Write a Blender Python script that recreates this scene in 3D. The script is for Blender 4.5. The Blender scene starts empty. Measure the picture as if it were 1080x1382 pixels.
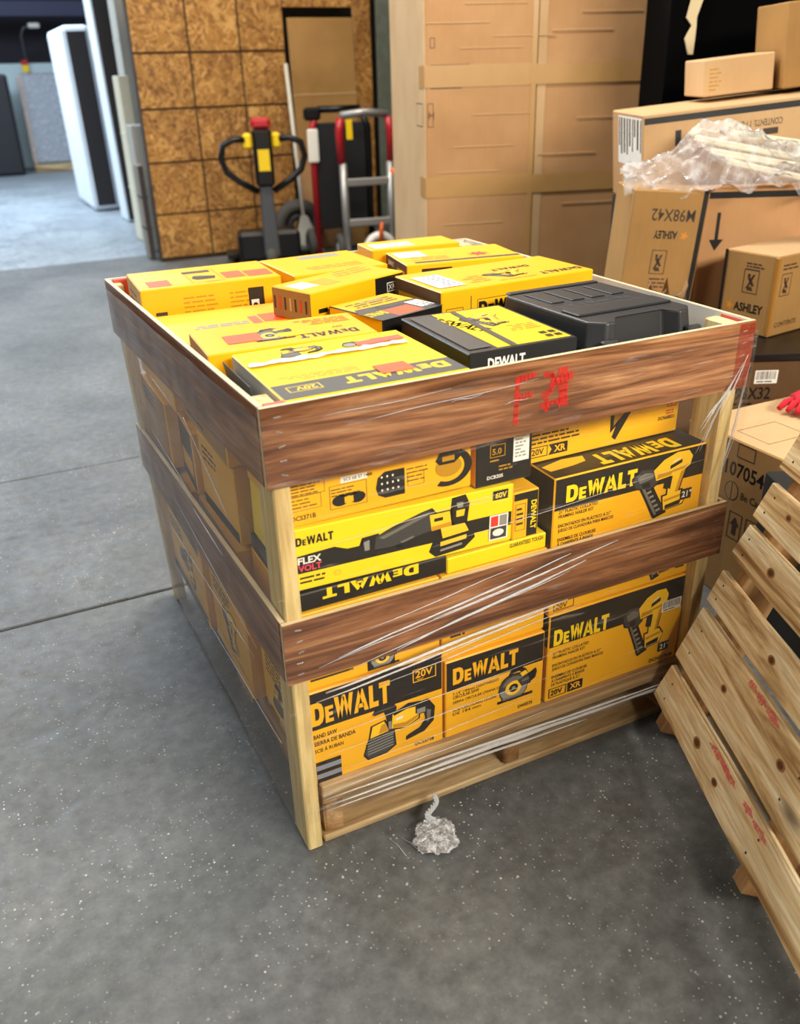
import bpy, bmesh, math, random
from mathutils import Vector, Matrix, noise

random.seed(7)
S = bpy.context.scene
COL = S.collection
PI = math.pi

# ------------------------------------------------------------------ camera
def cam_rot(a, b, c):
    return Matrix.Rotation(c, 3, 'Z') @ Matrix.Rotation(a, 3, 'X') @ Matrix.Rotation(b, 3, 'Z')
cd = bpy.data.cameras.new('camera')
cam = bpy.data.objects.new('camera', cd); COL.objects.link(cam)
cam.matrix_world = Matrix.Translation((-.3526, -1.2613, 1.4480)) @ cam_rot(1.1041, -.0294, -.4388).to_4x4()
cd.sensor_fit = 'VERTICAL'; cd.sensor_height = 36; cd.lens = 1173.58 / 1382 * 36
cd.clip_start = .02; cd.clip_end = 100
cd.dof.use_dof = True; cd.dof.focus_distance = 1.95; cd.dof.aperture_fstop = 2.9
S.camera = cam

# ------------------------------------------------------------------ view, world, lights
vs = S.view_settings
vs.view_transform = 'Standard'; vs.look = 'None'; vs.gamma = 1; vs.use_curve_mapping = False
vs.exposure = 0.35
w = bpy.data.worlds.new('warehouse_air'); S.world = w; w.use_nodes = True
w.node_tree.nodes['Background'].inputs[0].default_value = (.92, .95, 1.0, 1)
w.node_tree.nodes['Background'].inputs[1].default_value = .11

def area(name, loc, target, sx, sy, power, col):
    l = bpy.data.lights.new(name, 'AREA'); l.shape = 'RECTANGLE'; l.size = sx; l.size_y = sy
    l.energy = power; l.color = col
    o = bpy.data.objects.new(name, l); COL.objects.link(o); o.location = loc
    o.rotation_euler = (Vector(target) - Vector(loc)).to_track_quat('-Z', 'Y').to_euler()
    return o
area('ceiling_lamp_over_load', (.9, 2.3, 3.9), (.6, 1.2, 0), 2.2, .5, 125, (1, .95, .86))
area('ceiling_lamp_left_aisle', (-2.3, -.1, 3.8), (-.2, 0, .3), .8, 2.4, 44, (1, .95, .86))
area('ceiling_lamp_by_camera', (1.5, -3.5, 3.1), (.6, 0, .5), 3.0, .7, 270, (1, .91, .77))
area('ceiling_lamp_back_stacks', (2.0, 4.6, 4.0), (2.2, 5.2, 0), 2.4, .5, 95, (1, .88, .70))
area('ceiling_lamp_aisle', (-.9, 5.2, 4.0), (-.9, 5.0, 0), .8, 2.4, 120, (.78, .89, 1))
area('dock_daylight', (-1.2, 11.5, 4.3), (-.2, 11.5, 0), 2.6, 6.5, 640, (.74, .87, 1))

# ------------------------------------------------------------------ materials
def lin(h):
    h = h.lstrip('#'); c = [int(h[i:i+2], 16) / 255 for i in (0, 2, 4)]
    return tuple(x / 12.92 if x <= .04045 else ((x + .055) / 1.055) ** 2.4 for x in c) + (1,)
MATS = {}
class NT:
    def __init__(s, name):
        s.m = bpy.data.materials.new(name); s.m.use_nodes = True; s.t = s.m.node_tree
        s.b = s.t.nodes['Principled BSDF']; s.out = s.t.nodes['Material Output']
    def n(s, typ, **k):
        x = s.t.nodes.new(typ)
        for a, v in k.items(): setattr(x, a, v)
        return x
    def l(s, a, b): s.t.links.new(a, b)
    def coords(s, scale=(1, 1, 1), rot=(0, 0, 0), rand=True, gen='Object'):
        tc = s.n('ShaderNodeTexCoord'); mp = s.n('ShaderNodeMapping')
        mp.inputs['Scale'].default_value = scale; mp.inputs['Rotation'].default_value = rot
        src = tc.outputs[gen]
        if rand:
            oi = s.n('ShaderNodeObjectInfo'); mu = s.n('ShaderNodeMath', operation='MULTIPLY'); mu.inputs[1].default_value = 37.
            s.l(oi.outputs['Random'], mu.inputs[0])
            ad = s.n('ShaderNodeVectorMath', operation='ADD'); s.l(src, ad.inputs[0]); s.l(mu.outputs[0], ad.inputs[1]); src = ad.outputs[0]
        s.l(src, mp.inputs[0]); return mp.outputs[0]
    def noise(s, vec, scale, detail=4, rough=.5, dist=0):
        x = s.n('ShaderNodeTexNoise'); x.inputs['Scale'].default_value = scale; x.inputs['Detail'].default_value = detail
        x.inputs['Roughness'].default_value = rough; x.inputs['Distortion'].default_value = dist; s.l(vec, x.inputs['Vector']); return x
    def ramp(s, fac, stops):
        r = s.n('ShaderNodeValToRGB'); e = r.color_ramp.elements
        while len(e) < len(stops): e.new(.5)
        for i, (p, c) in enumerate(stops): e[i].position = p; e[i].color = lin(c) if isinstance(c, str) else c
        s.l(fac, r.inputs[0]); return r.outputs[0]
    def mix(s, fac, a, b, mode='MIX'):
        x = s.n('ShaderNodeMix', data_type='RGBA', blend_type=mode)
        for v, i in ((fac, 0), (a, 6), (b, 7)):
            if hasattr(v, 'links'): s.l(v, x.inputs[i])
            else: x.inputs[i].default_value = v if i == 0 else (lin(v) if isinstance(v, str) else v)
        return x.outputs[2]
    def bump(s, h, strength=.2, dist=.002):
        x = s.n('ShaderNodeBump'); x.inputs['Strength'].default_value = strength; x.inputs['Distance'].default_value = dist
        s.l(h, x.inputs['Height']); s.l(x.outputs[0], s.b.inputs['Normal'])
    def base(s, c, rough=.5, metal=0, spec=.5):
        if hasattr(c, 'links'): s.l(c, s.b.inputs['Base Color'])
        else: s.b.inputs['Base Color'].default_value = lin(c) if isinstance(c, str) else c
        s.b.inputs['Roughness'].default_value = rough; s.b.inputs['Metallic'].default_value = metal
        s.b.inputs['Specular IOR Level'].default_value = spec
        return s.m

def plain(name, col, rough=.5, metal=0, spec=.5, var=.06, scale=14):
    if name in MATS: return MATS[name]
    t = NT(name); v = t.coords(); n = t.noise(v, scale, 3)
    c = lin(col); d = tuple(x * (1 - 2.2 * var) for x in c[:3]) + (1,)
    MATS[name] = t.base(t.mix(n.outputs[0], d, c), rough, metal, spec); return MATS[name]

def wood(name, light, mid, dark, rough=.6, gscale=9, knots=False, axis=0, contrast=(.3, .5, .68)):
    t = NT(name)
    sc = [1, 1, 1]; sc[axis] = .07
    v = t.coords(tuple(sc))
    n1 = t.noise(v, gscale, 6, .6, 1.2); n2 = t.noise(v, gscale * 6, 4, .6, .3)
    c1 = t.ramp(n1.outputs[0], [(contrast[0], dark), (contrast[1], mid), (contrast[2], light)])
    c2 = t.ramp(n2.outputs[0], [(.35, (.55, .5, .45, 1)), (.6, (1, 1, 1, 1))])
    c = t.mix(.6, c1, c2, 'MULTIPLY')
    if knots:
        sk = [1, 1, 1]; sk[axis] = .35
        vk = t.coords(tuple(sk)); vo = t.n('ShaderNodeTexVoronoi'); vo.inputs['Scale'].default_value = 5.5; t.l(vk, vo.inputs['Vector'])
        k = t.ramp(vo.outputs['Distance'], [(.03, (1, 1, 1, 1)), (.11, (0, 0, 0, 1))])
        c = t.mix(k, c, '#4A2F18')
    t.bump(n2.outputs[0], .25, .0015)
    MATS[name] = t.base(c, rough, 0, .35); return MATS[name]

YEL = plain('yellow_print', '#F4B40A', .36, var=.05)
YELB = plain('bright_yellow_print', '#F9D60E', .33, var=.04)
YELT = plain('tool_yellow', '#FBC91E', .4, var=.05)
BLK = plain('black_print', '#141414', .4, var=.1)
DGR = plain('dark_grey_print', '#3A3B3D', .42)
GRY = plain('grey_print', '#8C8C88', .45)
WHT = plain('white_print', '#ECE9E0', .45)
ORG = plain('orange_sticker', '#F4511E', .45, var=.04)
REDP = plain('red_print', '#D8312B', .5)
BRN = plain('brown_print_ink', '#3B2A1A', .6)
OCH = plain('ochre_print', '#B8860B', .45)
KBLACK = plain('black_metal', '#121214', .35, .3)
KPLAST = plain('black_plastic', '#26272A', .42, 0, .5, .05, 40)
KPLAST2 = plain('dark_grey_plastic', '#33353A', .5)
ALU = plain('brushed_aluminium', '#A9A9A6', .42, .6)
REDM = plain('red_paint', '#B01722', .38)
YELM = plain('yellow_plastic', '#F2CB12', .4)
ORGM = plain('orange_strap', '#EE6A1F', .5)
RUB = plain('tyre_rubber', '#4A4742', .8)
GRN = plain('grey_green_paint', '#6D7568', .7, var=.25)
CREAM = plain('cream_wood_legs', '#E6DCC0', .5)
GREYF = plain('grey_painted_steel', '#55585C', .45, .4)
WEDGE = plain('pale_board_edge', '#D9C8A0', .7)
WIN = plain('white_board_backing', '#D8D6D0', .55)
NAVY = plain('dark_wrap', '#161A22', .5)
WHTF = plain('white_fabric', '#DDE3EA', .8)
GREYW = plain('grey_board', '#B5B0A4', .7)
DARKW = plain('dark_wall_paint', '#2A2630', .8)

# walnut laminate
def walnut():
    t = NT('walnut_laminate'); v = t.coords((.075, 1, 1)); v2 = t.coords((.025, 1, 1.0))
    a = t.noise(v, 26, 6, .62, 1.3); b = t.noise(v2, 170, 5, .75, .25)
    c1 = t.ramp(a.outputs[0], [(.30, '#42281A'), (.44, '#754A2D'), (.56, '#986844'), (.70, '#B98F66')])
    c2 = t.ramp(b.outputs[0], [(.36, (.40, .33, .29, 1)), (.56, (1.05, 1.05, 1.05, 1))])
    MATS['walnut_laminate'] = t.base(t.mix(.82, c1, c2, 'MULTIPLY'), .33, 0, .5); return MATS['walnut_laminate']
WAL = walnut()
PINE = wood('pale_pine', '#EBD9A4', '#D9C083', '#B99A5E', .6, 14, axis=2)
PALW = wood('weathered_pallet_wood', '#FFF0C8', '#E9CB96', '#9C7343', .62, 22, True, 0, (.34, .48, .62))
PALW2 = wood('grey_pallet_wood', '#D8C29A', '#B4966A', '#7A5F3E', .7, 14, False, 0)
PALY = wood('grey_pallet_wood_lengthwise', '#C2A77C', '#98784E', '#5C452C', .7, 8, False, 1)
PALY2 = wood('stringer_wood_lengthwise', '#C9A676', '#9C7246', '#5F4126', .7, 8, False, 1)

def cardboard(name, col, dark, rough=.75):
    t = NT(name); v = t.coords(); n = t.noise(v, 3.2, 5, .6); n2 = t.noise(t.coords((1, 1, .05)), 90, 2)
    c = t.mix(n.outputs[0], dark, col); c = t.mix(.10, c, n2.outputs[0], 'MULTIPLY')
    t.bump(n2.outputs[0], .08, .001)
    MATS[name] = t.base(c, rough, 0, .3); return MATS[name]
CARD = cardboard('brown_cardboard', '#CFA173', '#A87B4C')
CARDP = cardboard('pale_cardboard', '#D8B68A', '#B58F61')
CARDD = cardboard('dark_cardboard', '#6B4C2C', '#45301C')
CARDM = cardboard('mid_cardboard', '#B98E55', '#8C6736')
CARDG = cardboard('carton_core', '#B58B55', '#8A6438')
TAPE = plain('parcel_tape', '#BF945C', .28, 0, .6)

def osb():
    t = NT('osb_board'); v = t.coords((1, 1, 1.0))
    d = t.noise(v, 6, 2); vo = t.n('ShaderNodeTexVoronoi'); vo.inputs['Scale'].default_value = 17
    ad = t.n('ShaderNodeVectorMath', operation='ADD'); t.l(v, ad.inputs[0]); t.l(d.outputs[1], ad.inputs[1]); t.l(ad.outputs[0], vo.inputs['Vector'])
    sp = t.n('ShaderNodeSeparateColor'); t.l(vo.outputs['Color'], sp.inputs[0])
    c = t.ramp(sp.outputs[0], [(0, '#7A4E20'), (.35, '#9C6B2C'), (.7, '#B5823C'), (1, '#C99A58')])
    n = t.noise(v, 3, 5); c = t.mix(.5, c, t.ramp(n.outputs[0], [(.3, (.35, .27, .2, 1)), (.62, (1, 1, 1, 1))]), 'MULTIPLY')
    t.bump(sp.outputs[0], .3, .002); MATS['osb'] = t.base(c, .7); return MATS['osb']
OSB = osb()

def concrete(name, a, b, c, specks=True, rough=.55):
    t = NT(name); v = t.coords(rand=False, gen='Object'); 
    geo = t.n('ShaderNodeNewGeometry'); v = geo.outputs['Position']
    n1 = t.noise(v, 1.3, 6, .6, .6); n2 = t.noise(v, 26, 5, .7); n3 = t.noise(v, 9, 4, .6, 1.5)
    col = t.ramp(n1.outputs[0], [(.3, a), (.5, b), (.7, c)])
    col = t.mix(.75, col, t.ramp(n2.outputs[0], [(.3, (.45, .45, .45, 1)), (.7, (1.1, 1.1, 1.1, 1))]), 'MULTIPLY')
    col = t.mix(.5, col, t.ramp(n3.outputs[0], [(.35, (.55, .55, .55, 1)), (.6, (1, 1, 1, 1))]), 'MULTIPLY')
    if specks:
        for sc, th, mx in ((30, .11, .8), (58, .17, .85), (110, .22, .75)):
            vo = t.n('ShaderNodeTexVoronoi'); vo.inputs['Scale'].default_value = sc; t.l(v, vo.inputs['Vector'])
            m = t.ramp(vo.outputs['Distance'], [(th * .6, (1, 1, 1, 1)), (th, (0, 0, 0, 1))])
            sel = t.noise(v, 4, 4, .7); s2 = t.ramp(sel.outputs[0], [(.44, (.08, .08, .08, 1)), (.64, (mx, mx, mx, 1))])
            sp = t.n('ShaderNodeSeparateColor'); t.l(vo.outputs['Color'], sp.inputs[0])
            s3 = t.ramp(sp.outputs[0], [(.64, (0, 0, 0, 1)), (.70, (1, 1, 1, 1))])
            f = t.mix(1., t.mix(1., m, s2, 'MULTIPLY'), s3, 'MULTIPLY')
            col = t.mix(f, col, '#D6D4CC')
    r = t.ramp(n3.outputs[0], [(.3, (rough - .12,) * 3 + (1,)), (.7, (rough + .15,) * 3 + (1,))])
    t.base(col, rough, 0, .4); t.l(r, t.b.inputs['Roughness'])
    t.bump(n2.outputs[0], .35, .002)
    MATS[name] = t.m; return t.m
CONC = concrete('worn_dark_concrete', '#565858', '#686A6A', '#7E8080')
CONCM = concrete('grey_concrete', '#6E7176', '#7C7F84', '#8D9196')
CONCL = concrete('pale_smooth_concrete', '#8E979E', '#A0AAB2', '#AEB7BE', False, .5)  # paler, bluer and speckless slab for the far floor

def film(name, fac=.05, streak=.35, scale=(1, 1, 1), nscale=18, tint='#F4F6FA', rough=.12, lo=.60, hi=.78, ior=1.38):
    t = NT(name); t.t.nodes.remove(t.b)
    v = t.coords(scale, rand=False); n = t.noise(v, nscale, 5, .6, .4)
    s = t.ramp(n.outputs[0], [(lo, (0, 0, 0, 1)), (hi, (1, 1, 1, 1))])
    tr = t.n('ShaderNodeBsdfTransparent'); gl = t.n('ShaderNodeBsdfGlossy'); df = t.n('ShaderNodeBsdfDiffuse'); tl = t.n('ShaderNodeBsdfTranslucent')
    gl.inputs['Roughness'].default_value = rough; gl.inputs['Color'].default_value = (1, 1, 1, 1)
    df.inputs['Color'].default_value = lin(tint); tl.inputs['Color'].default_value = lin(tint)
    fr = t.n('ShaderNodeFresnel'); fr.inputs[0].default_value = ior
    bm = t.n('ShaderNodeBump'); bm.inputs['Strength'].default_value = .5; bm.inputs['Distance'].default_value = .004
    t.l(n.outputs[0], bm.inputs['Height']); t.l(bm.outputs[0], gl.inputs['Normal'])
    d2 = t.n('ShaderNodeMixShader'); d2.inputs[0].default_value = .35; t.l(df.outputs[0], d2.inputs[1]); t.l(tl.outputs[0], d2.inputs[2])
    ma = t.n('ShaderNodeMath', operation='MULTIPLY_ADD'); ma.inputs[1].default_value = streak; ma.inputs[2].default_value = fac
    t.l(s, ma.inputs[0])
    m1 = t.n('ShaderNodeMixShader'); t.l(ma.outputs[0], m1.inputs[0]); t.l(tr.outputs[0], m1.inputs[1]); t.l(d2.outputs[0], m1.inputs[2])
    m2 = t.n('ShaderNodeMixShader'); t.l(fr.outputs[0], m2.inputs[0]); t.l(m1.outputs[0], m2.inputs[1]); t.l(gl.outputs[0], m2.inputs[2])
    t.l(m2.outputs[0], t.out.inputs[0]); MATS[name] = t.m; return t.m
FILM_F = film('stretch_film', .018, .30, (1.2, 1, 14), 5, ior=1.25)  # whitish streaks stand for glare, put into the film colour
FILM_L = film('layered_hazy_film', .09, .28, (1, 1.5, 12), 5, ior=1.10, tint='#D8D4CC')  # haze of film layers and glare put into the colour
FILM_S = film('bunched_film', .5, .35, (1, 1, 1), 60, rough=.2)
FILM_B = film('crumpled_film', .22, .50, (1, 1, 1), 16, rough=.16, lo=.48, hi=.72, ior=1.16)

# ------------------------------------------------------------------ mesh helpers
def link(name, me, mats=(), parent=None, loc=None, rot=None):
    for m in (mats if isinstance(mats, (list, tuple)) else [mats]): me.materials.append(m)
    o = bpy.data.objects.new(name, me); COL.objects.link(o)
    if parent: o.parent = parent
    if loc is not None: o.location = loc
    if rot is not None: o.rotation_euler = rot
    return o
def tag(o, label=None, cat=None, group=None, kind=None):
    for k, v in (('label', label), ('category', cat), ('group', group), ('kind', kind)):
        if v: o[k] = v
    return o
def empty(name, loc=(0, 0, 0), rot=(0, 0, 0), label=None, cat=None, group=None, kind=None):
    o = bpy.data.objects.new(name, None); COL.objects.link(o); o.location = loc; o.rotation_euler = rot
    o.empty_display_size = .05
    return tag(o, label, cat, group, kind)
def fin(bm, name, smooth=False):
    bmesh.ops.recalc_face_normals(bm, faces=bm.faces)
    me = bpy.data.meshes.new(name); bm.to_mesh(me); bm.free()
    if smooth: me.polygons.foreach_set('use_smooth', [True] * len(me.polygons))
    return me
def hexa(bm, pts, mi=0):
    """8 points: bottom ring (4) then top ring (4)"""
    v = [bm.verts.new(p) for p in pts]; fs = []
    for q in ((3, 2, 1, 0), (4, 5, 6, 7), (0, 1, 5, 4), (1, 2, 6, 5), (2, 3, 7, 6), (3, 0, 4, 7)):
        f = bm.faces.new([v[i] for i in q]); f.material_index = mi; fs.append(f)
    return v, fs
def box_pts(x0, x1, y0, y1, z0, z1):
    return [(x0, y0, z0), (x1, y0, z0), (x1, y1, z0), (x0, y1, z0), (x0, y0, z1), (x1, y0, z1), (x1, y1, z1), (x0, y1, z1)]
def bxm(name, x0, x1, y0, y1, z0, z1, bev=.002, jit=0, rnd=None):
    bm = bmesh.new(); hexa(bm, box_pts(x0, x1, y0, y1, z0, z1))
    if bev: bmesh.ops.bevel(bm, geom=bm.edges[:], offset=bev, segments=1, affect='EDGES', profile=.5)
    if jit:
        for v in bm.verts: v.co += Vector([(random.random() - .5) * 2 * jit for _ in range(3)])
    return fin(bm, name)
def box(name, x0, x1, y0, y1, z0, z1, mat, parent=None, bev=.002, jit=0, **k):
    return link(name, bxm(name, x0, x1, y0, y1, z0, z1, bev, jit), mat, parent, **k)
def tube_into(bm, pts, r, seg=8, mi=0, cap=True):
    pts = [Vector(p) for p in pts]; rs = r if isinstance(r, (list, tuple)) else [r] * len(pts); rings = []
    up = Vector((0, 0, 1)); last = None
    for i, p in enumerate(pts):
        d = (pts[min(i + 1, len(pts) - 1)] - pts[max(i - 1, 0)]).normalized()
        if last is None:
            a = d.cross(up if abs(d.z) < .9 else Vector((1, 0, 0))).normalized()
        else:
            a = (last - d * last.dot(d)).normalized()
        last = a; b = d.cross(a)
        rings.append([bm.verts.new(p + (a * math.cos(2 * PI * k / seg) + b * math.sin(2 * PI * k / seg)) * rs[i]) for k in range(seg)])
    for i in range(len(rings) - 1):
        for k in range(seg):
            f = bm.faces.new([rings[i][k], rings[i][(k + 1) % seg], rings[i + 1][(k + 1) % seg], rings[i + 1][k]]); f.material_index = mi; f.smooth = True
    if cap:
        for rg in (rings[0], rings[-1][::-1]):
            f = bm.faces.new(rg); f.material_index = mi
def tube(name, pts, r, mat, parent=None, seg=8, **k):
    bm = bmesh.new(); tube_into(bm, pts, r, seg)
    bmesh.ops.recalc_face_normals(bm, faces=bm.faces)
    me = bpy.data.meshes.new(name); bm.to_mesh(me); bm.free(); return link(name, me, mat, parent, **k)
def ring_into(bm, c, axis, R, r, n=24, m=8, squash=1):
    c = Vector(c); ax = Vector(axis).normalized(); u = ax.orthogonal().normalized(); v = ax.cross(u); rg = []
    for i in range(n):
        a = 2 * PI * i / n; d = u * math.cos(a) + v * math.sin(a)
        rg.append([bm.verts.new(c + d * (R + r * math.cos(2 * PI * k / m)) + ax * r * squash * math.sin(2 * PI * k / m)) for k in range(m)])
    for i in range(n):
        for k in range(m):
            f = bm.faces.new([rg[i][k], rg[(i + 1) % n][k], rg[(i + 1) % n][(k + 1) % m], rg[i][(k + 1) % m]]); f.smooth = True
def prism_mesh(name, pts2, z0, z1, bev=0):
    bm = bmesh.new(); a = [bm.verts.new((x, y, z0)) for x, y in pts2]; b = [bm.verts.new((x, y, z1)) for x, y in pts2]; n = len(pts2)
    bm.faces.new(a[::-1]); bm.faces.new(b)
    for i in range(n): bm.faces.new([a[i], a[(i + 1) % n], b[(i + 1) % n], b[i]])
    if bev: bmesh.ops.bevel(bm, geom=bm.edges[:], offset=bev, segments=1, affect='EDGES', profile=.5)
    return fin(bm, name)

# ------------------------------------------------------------------ printing on faces
TXT = {}
def text_geo(s, bold=.0):
    key = (s, bold)
    if key in TXT: return TXT[key]
    cu = bpy.data.curves.new('lettering', 'FONT'); cu.body = s; cu.size = 1; cu.resolution_u = 2; cu.offset = bold; cu.fill_mode = 'FRONT'
    o = bpy.data.objects.new('lettering', cu); COL.objects.link(o)
    dg = bpy.context.evaluated_depsgraph_get(); me = bpy.data.meshes.new_from_object(o.evaluated_get(dg))
    vs_ = [(v.co.x, v.co.y) for v in me.vertices]; fs = [tuple(p.vertices) for p in me.polygons]
    bpy.data.objects.remove(o); bpy.data.curves.remove(cu); bpy.data.meshes.remove(me)
    if vs_:
        x0 = min(v[0] for v in vs_); x1 = max(v[0] for v in vs_); y0 = min(v[1] for v in vs_); y1 = max(v[1] for v in vs_)
    else: x0 = x1 = y0 = y1 = 0
    TXT[key] = (vs_, fs, x0, x1, y0, y1); return TXT[key]
LOGO = {}
def _arc(o, i): return [[o[k], o[k + 1], i[k + 1], i[k]] for k in range(len(o) - 1)]
_o = [(.28, 1), (.52, 1), (.74, .9), (.86, .68), (.86, .32), (.74, .1), (.52, 0), (.28, 0)]
_i = [(.28, .76), (.44, .76), (.53, .7), (.57, .6), (.57, .4), (.53, .3), (.44, .24), (.28, .24)]
LOGO['D'] = (.90, [[(0, 0), (.28, 0), (.28, 1), (0, 1)]] + _arc(_o, _i))
LOGO['e'] = (.58, [[(0, 0), (.24, 0), (.24, .72), (0, .72)], [(.24, 0), (.54, 0), (.54, .16), (.24, .16)], [(.24, .28), (.5, .28), (.5, .44), (.24, .44)], [(.24, .56), (.54, .56), (.54, .72), (.24, .72)]])
LOGO['W'] = (1.30, [[(0, 1), (.28, 1), (.46, 0), (.22, 0)], [(.22, 0), (.46, 0), (.70, .85), (.55, 1)], [(.55, 1), (.75, 1), (1.02, 0), (.80, 0)], [(.80, 0), (1.04, 0), (1.28, 1), (1.02, 1)]])
LOGO['A'] = (.96, [[(-.06, 0), (.2, 0), (.52, 1), (.30, 1)], [(.30, 1), (.60, 1), (.95, 0), (.67, 0)], [(.2, .18), (.66, .18), (.62, .36), (.26, .36)]])
LOGO['L'] = (.66, [[(0, 0), (.28, 0), (.28, 1), (0, 1)], [(.28, 0), (.64, 0), (.64, .24), (.28, .24)]])
LOGO['T'] = (.76, [[(.24, 0), (.52, 0), (.52, .76), (.24, .76)], [(0, .76), (.76, .76), (.76, 1), (0, 1)]])
LOGO_W = sum(LOGO[c][0] + .05 for c in 'DeWALT') - .05

class Face:
    """a printable face of a thing: prints collect into one flat mesh per part name"""
    def __init__(s, root, org, u, v):
        s.root = root; s.o = Vector(org); s.u = Vector(u); s.v = Vector(v); s.n = s.u.cross(s.v); s.parts = {}; s.layer = 0
    def _p(s, part): return s.parts.setdefault(part, ([], [], [], []))
    def add(s, part, polys, mat, lift=None):
        V, F, M, L = s._p(part)
        if lift is None: s.layer += 1; lift = s.layer
        if mat not in L: L.append(mat)
        mi = L.index(mat); h = .0003 + lift * .00005
        for pl in polys:
            b = len(V); V += [s.o + s.u * x + s.v * y + s.n * h for x, y in pl]; F.append(tuple(range(b, b + len(pl)))); M.append(mi)
    def rect(s, x0, y0, x1, y1, mat, part='printed_band'): s.add(part, [[(x0, y0), (x1, y0), (x1, y1), (x0, y1)]], mat)
    def frame(s, x0, y0, x1, y1, t, mat, part='printed_frame'):
        s.add(part, [[(x0, y0), (x1, y0), (x1, y0 + t), (x0, y0 + t)], [(x0, y1 - t), (x1, y1 - t), (x1, y1), (x0, y1)],
                     [(x0, y0 + t), (x0 + t, y0 + t), (x0 + t, y1 - t), (x0, y1 - t)], [(x1 - t, y0 + t), (x1, y0 + t), (x1, y1 - t), (x1 - t, y1 - t)]], mat)
    def text(s, t, x, y, h, mat, w=None, bold=.012, part='printed_text', rot=0, flip=False):
        vs_, fs, x0, x1, y0, y1 = text_geo(t, bold); capk = h / .69
        kx = capk if w is None else w / max(x1 - x0, 1e-6); polys = []
        c, sn = math.cos(rot), math.sin(rot)
        W = (x1 - x0) * kx
        def tr(a, b):
            X = (a - x0) * kx; Y = b * capk
            if flip: X, Y = W - X, h - Y
            return (x + X * c - Y * sn, y + X * sn + Y * c)
        for f in fs: polys.append([tr(*vs_[i]) for i in f])
        s.add(part, polys, mat)
    def logo(s, x, y, h, mat, w=None, out=None, flip=False, part='printed_logo'):
        kx = h if w is None else w / LOGO_W; W = LOGO_W * kx
        for mm, e in (((out, .10),) if out else ()) + ((mat, 0),):
            polys = []; cx = 0
            for ch in 'DeWALT':
                adv, pl = LOGO[ch]
                for q in pl:
                    mx = sum(a for a, b in q) / len(q); my = sum(b for a, b in q) / len(q); r = []
                    for a, b in q:
                        a += math.copysign(e, a - mx) if e else 0; b += math.copysign(e, b - my) if e else 0
                        X = (cx + a) * kx; Y = b * h
                        if flip: X, Y = W - X, h - Y
                        r.append((x + X, y + Y))
                    polys.append(r)
                cx += adv + .05
            s.add(part, polys, mm)
    def lines(s, x, y, w, n, dy, mat, th=None, part='printed_text', seed=1):
        r = random.Random(seed); th = th or dy * .45; polys = []
        for i in range(n):
            cx = x; end = x + w * r.uniform(.65, 1)
            while cx < end - dy * .5:
                ww = min(r.uniform(.8, 3.2) * dy, end - cx); yy = y - i * dy
                polys.append([(cx, yy), (cx + ww, yy), (cx + ww, yy + th), (cx, yy + th)]); cx += ww + dy * .35
        s.add(part, polys, mat)
    def art(s, shapes, x, y, w, h, part='printed_picture', flip=False, outline=True):
        def T(p): 
            a, b = p
            if flip: a, b = 1 - a, 1 - b
            return (x + a * w, y + b * h)
        if outline:
            pl = []
            for m, q in shapes:
                cx = sum(p[0] for p in q) / len(q); cy = sum(p[1] for p in q) / len(q)
                e = .022
                pl.append([T((a + (e if a > cx else -e), b + (e if b > cy else -e))) for a, b in q])
            s.add(part, pl, BLK)
        for m, q in shapes: s.add(part, [[T(p) for p in q]], m)
    def barcode(s, x, y, w, h, part='barcode_sticker', seed=3):
        s.rect(x, y, x + w, y + h, WHT, part); r = random.Random(seed); cx = x + w * .06; pl = []
        while cx < x + w * .92:
            ww = r.uniform(.008, .03) * w; pl.append([(cx, y + h * .3), (cx + ww, y + h * .3), (cx + ww, y + h * .92), (cx, y + h * .92)]); cx += ww + r.uniform(.01, .03) * w
        s.add(part, pl, BLK); s.lines(x + w * .1, y + h * .1, w * .8, 1, h * .2, BLK, part=part, seed=seed)
    def done(s):
        jobs = []
        for part, (V, F, M, L) in s.parts.items():
            if 1 < len(F) <= 3: jobs += [(part, [V[i] for i in q], [tuple(range(len(q)))], [0], [L[m]]) for q, m in zip(F, M)]
            else: jobs.append((part, V, F, M, L))
        for part, V, F, M, L in jobs:
            me = bpy.data.meshes.new(part); me.from_pydata([tuple(v) for v in V], [], F)
            for m in L: me.materials.append(m)
            me.polygons.foreach_set('material_index', M); me.update()
            o = bpy.data.objects.new(part, me); COL.objects.link(o); o.parent = s.root

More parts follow.
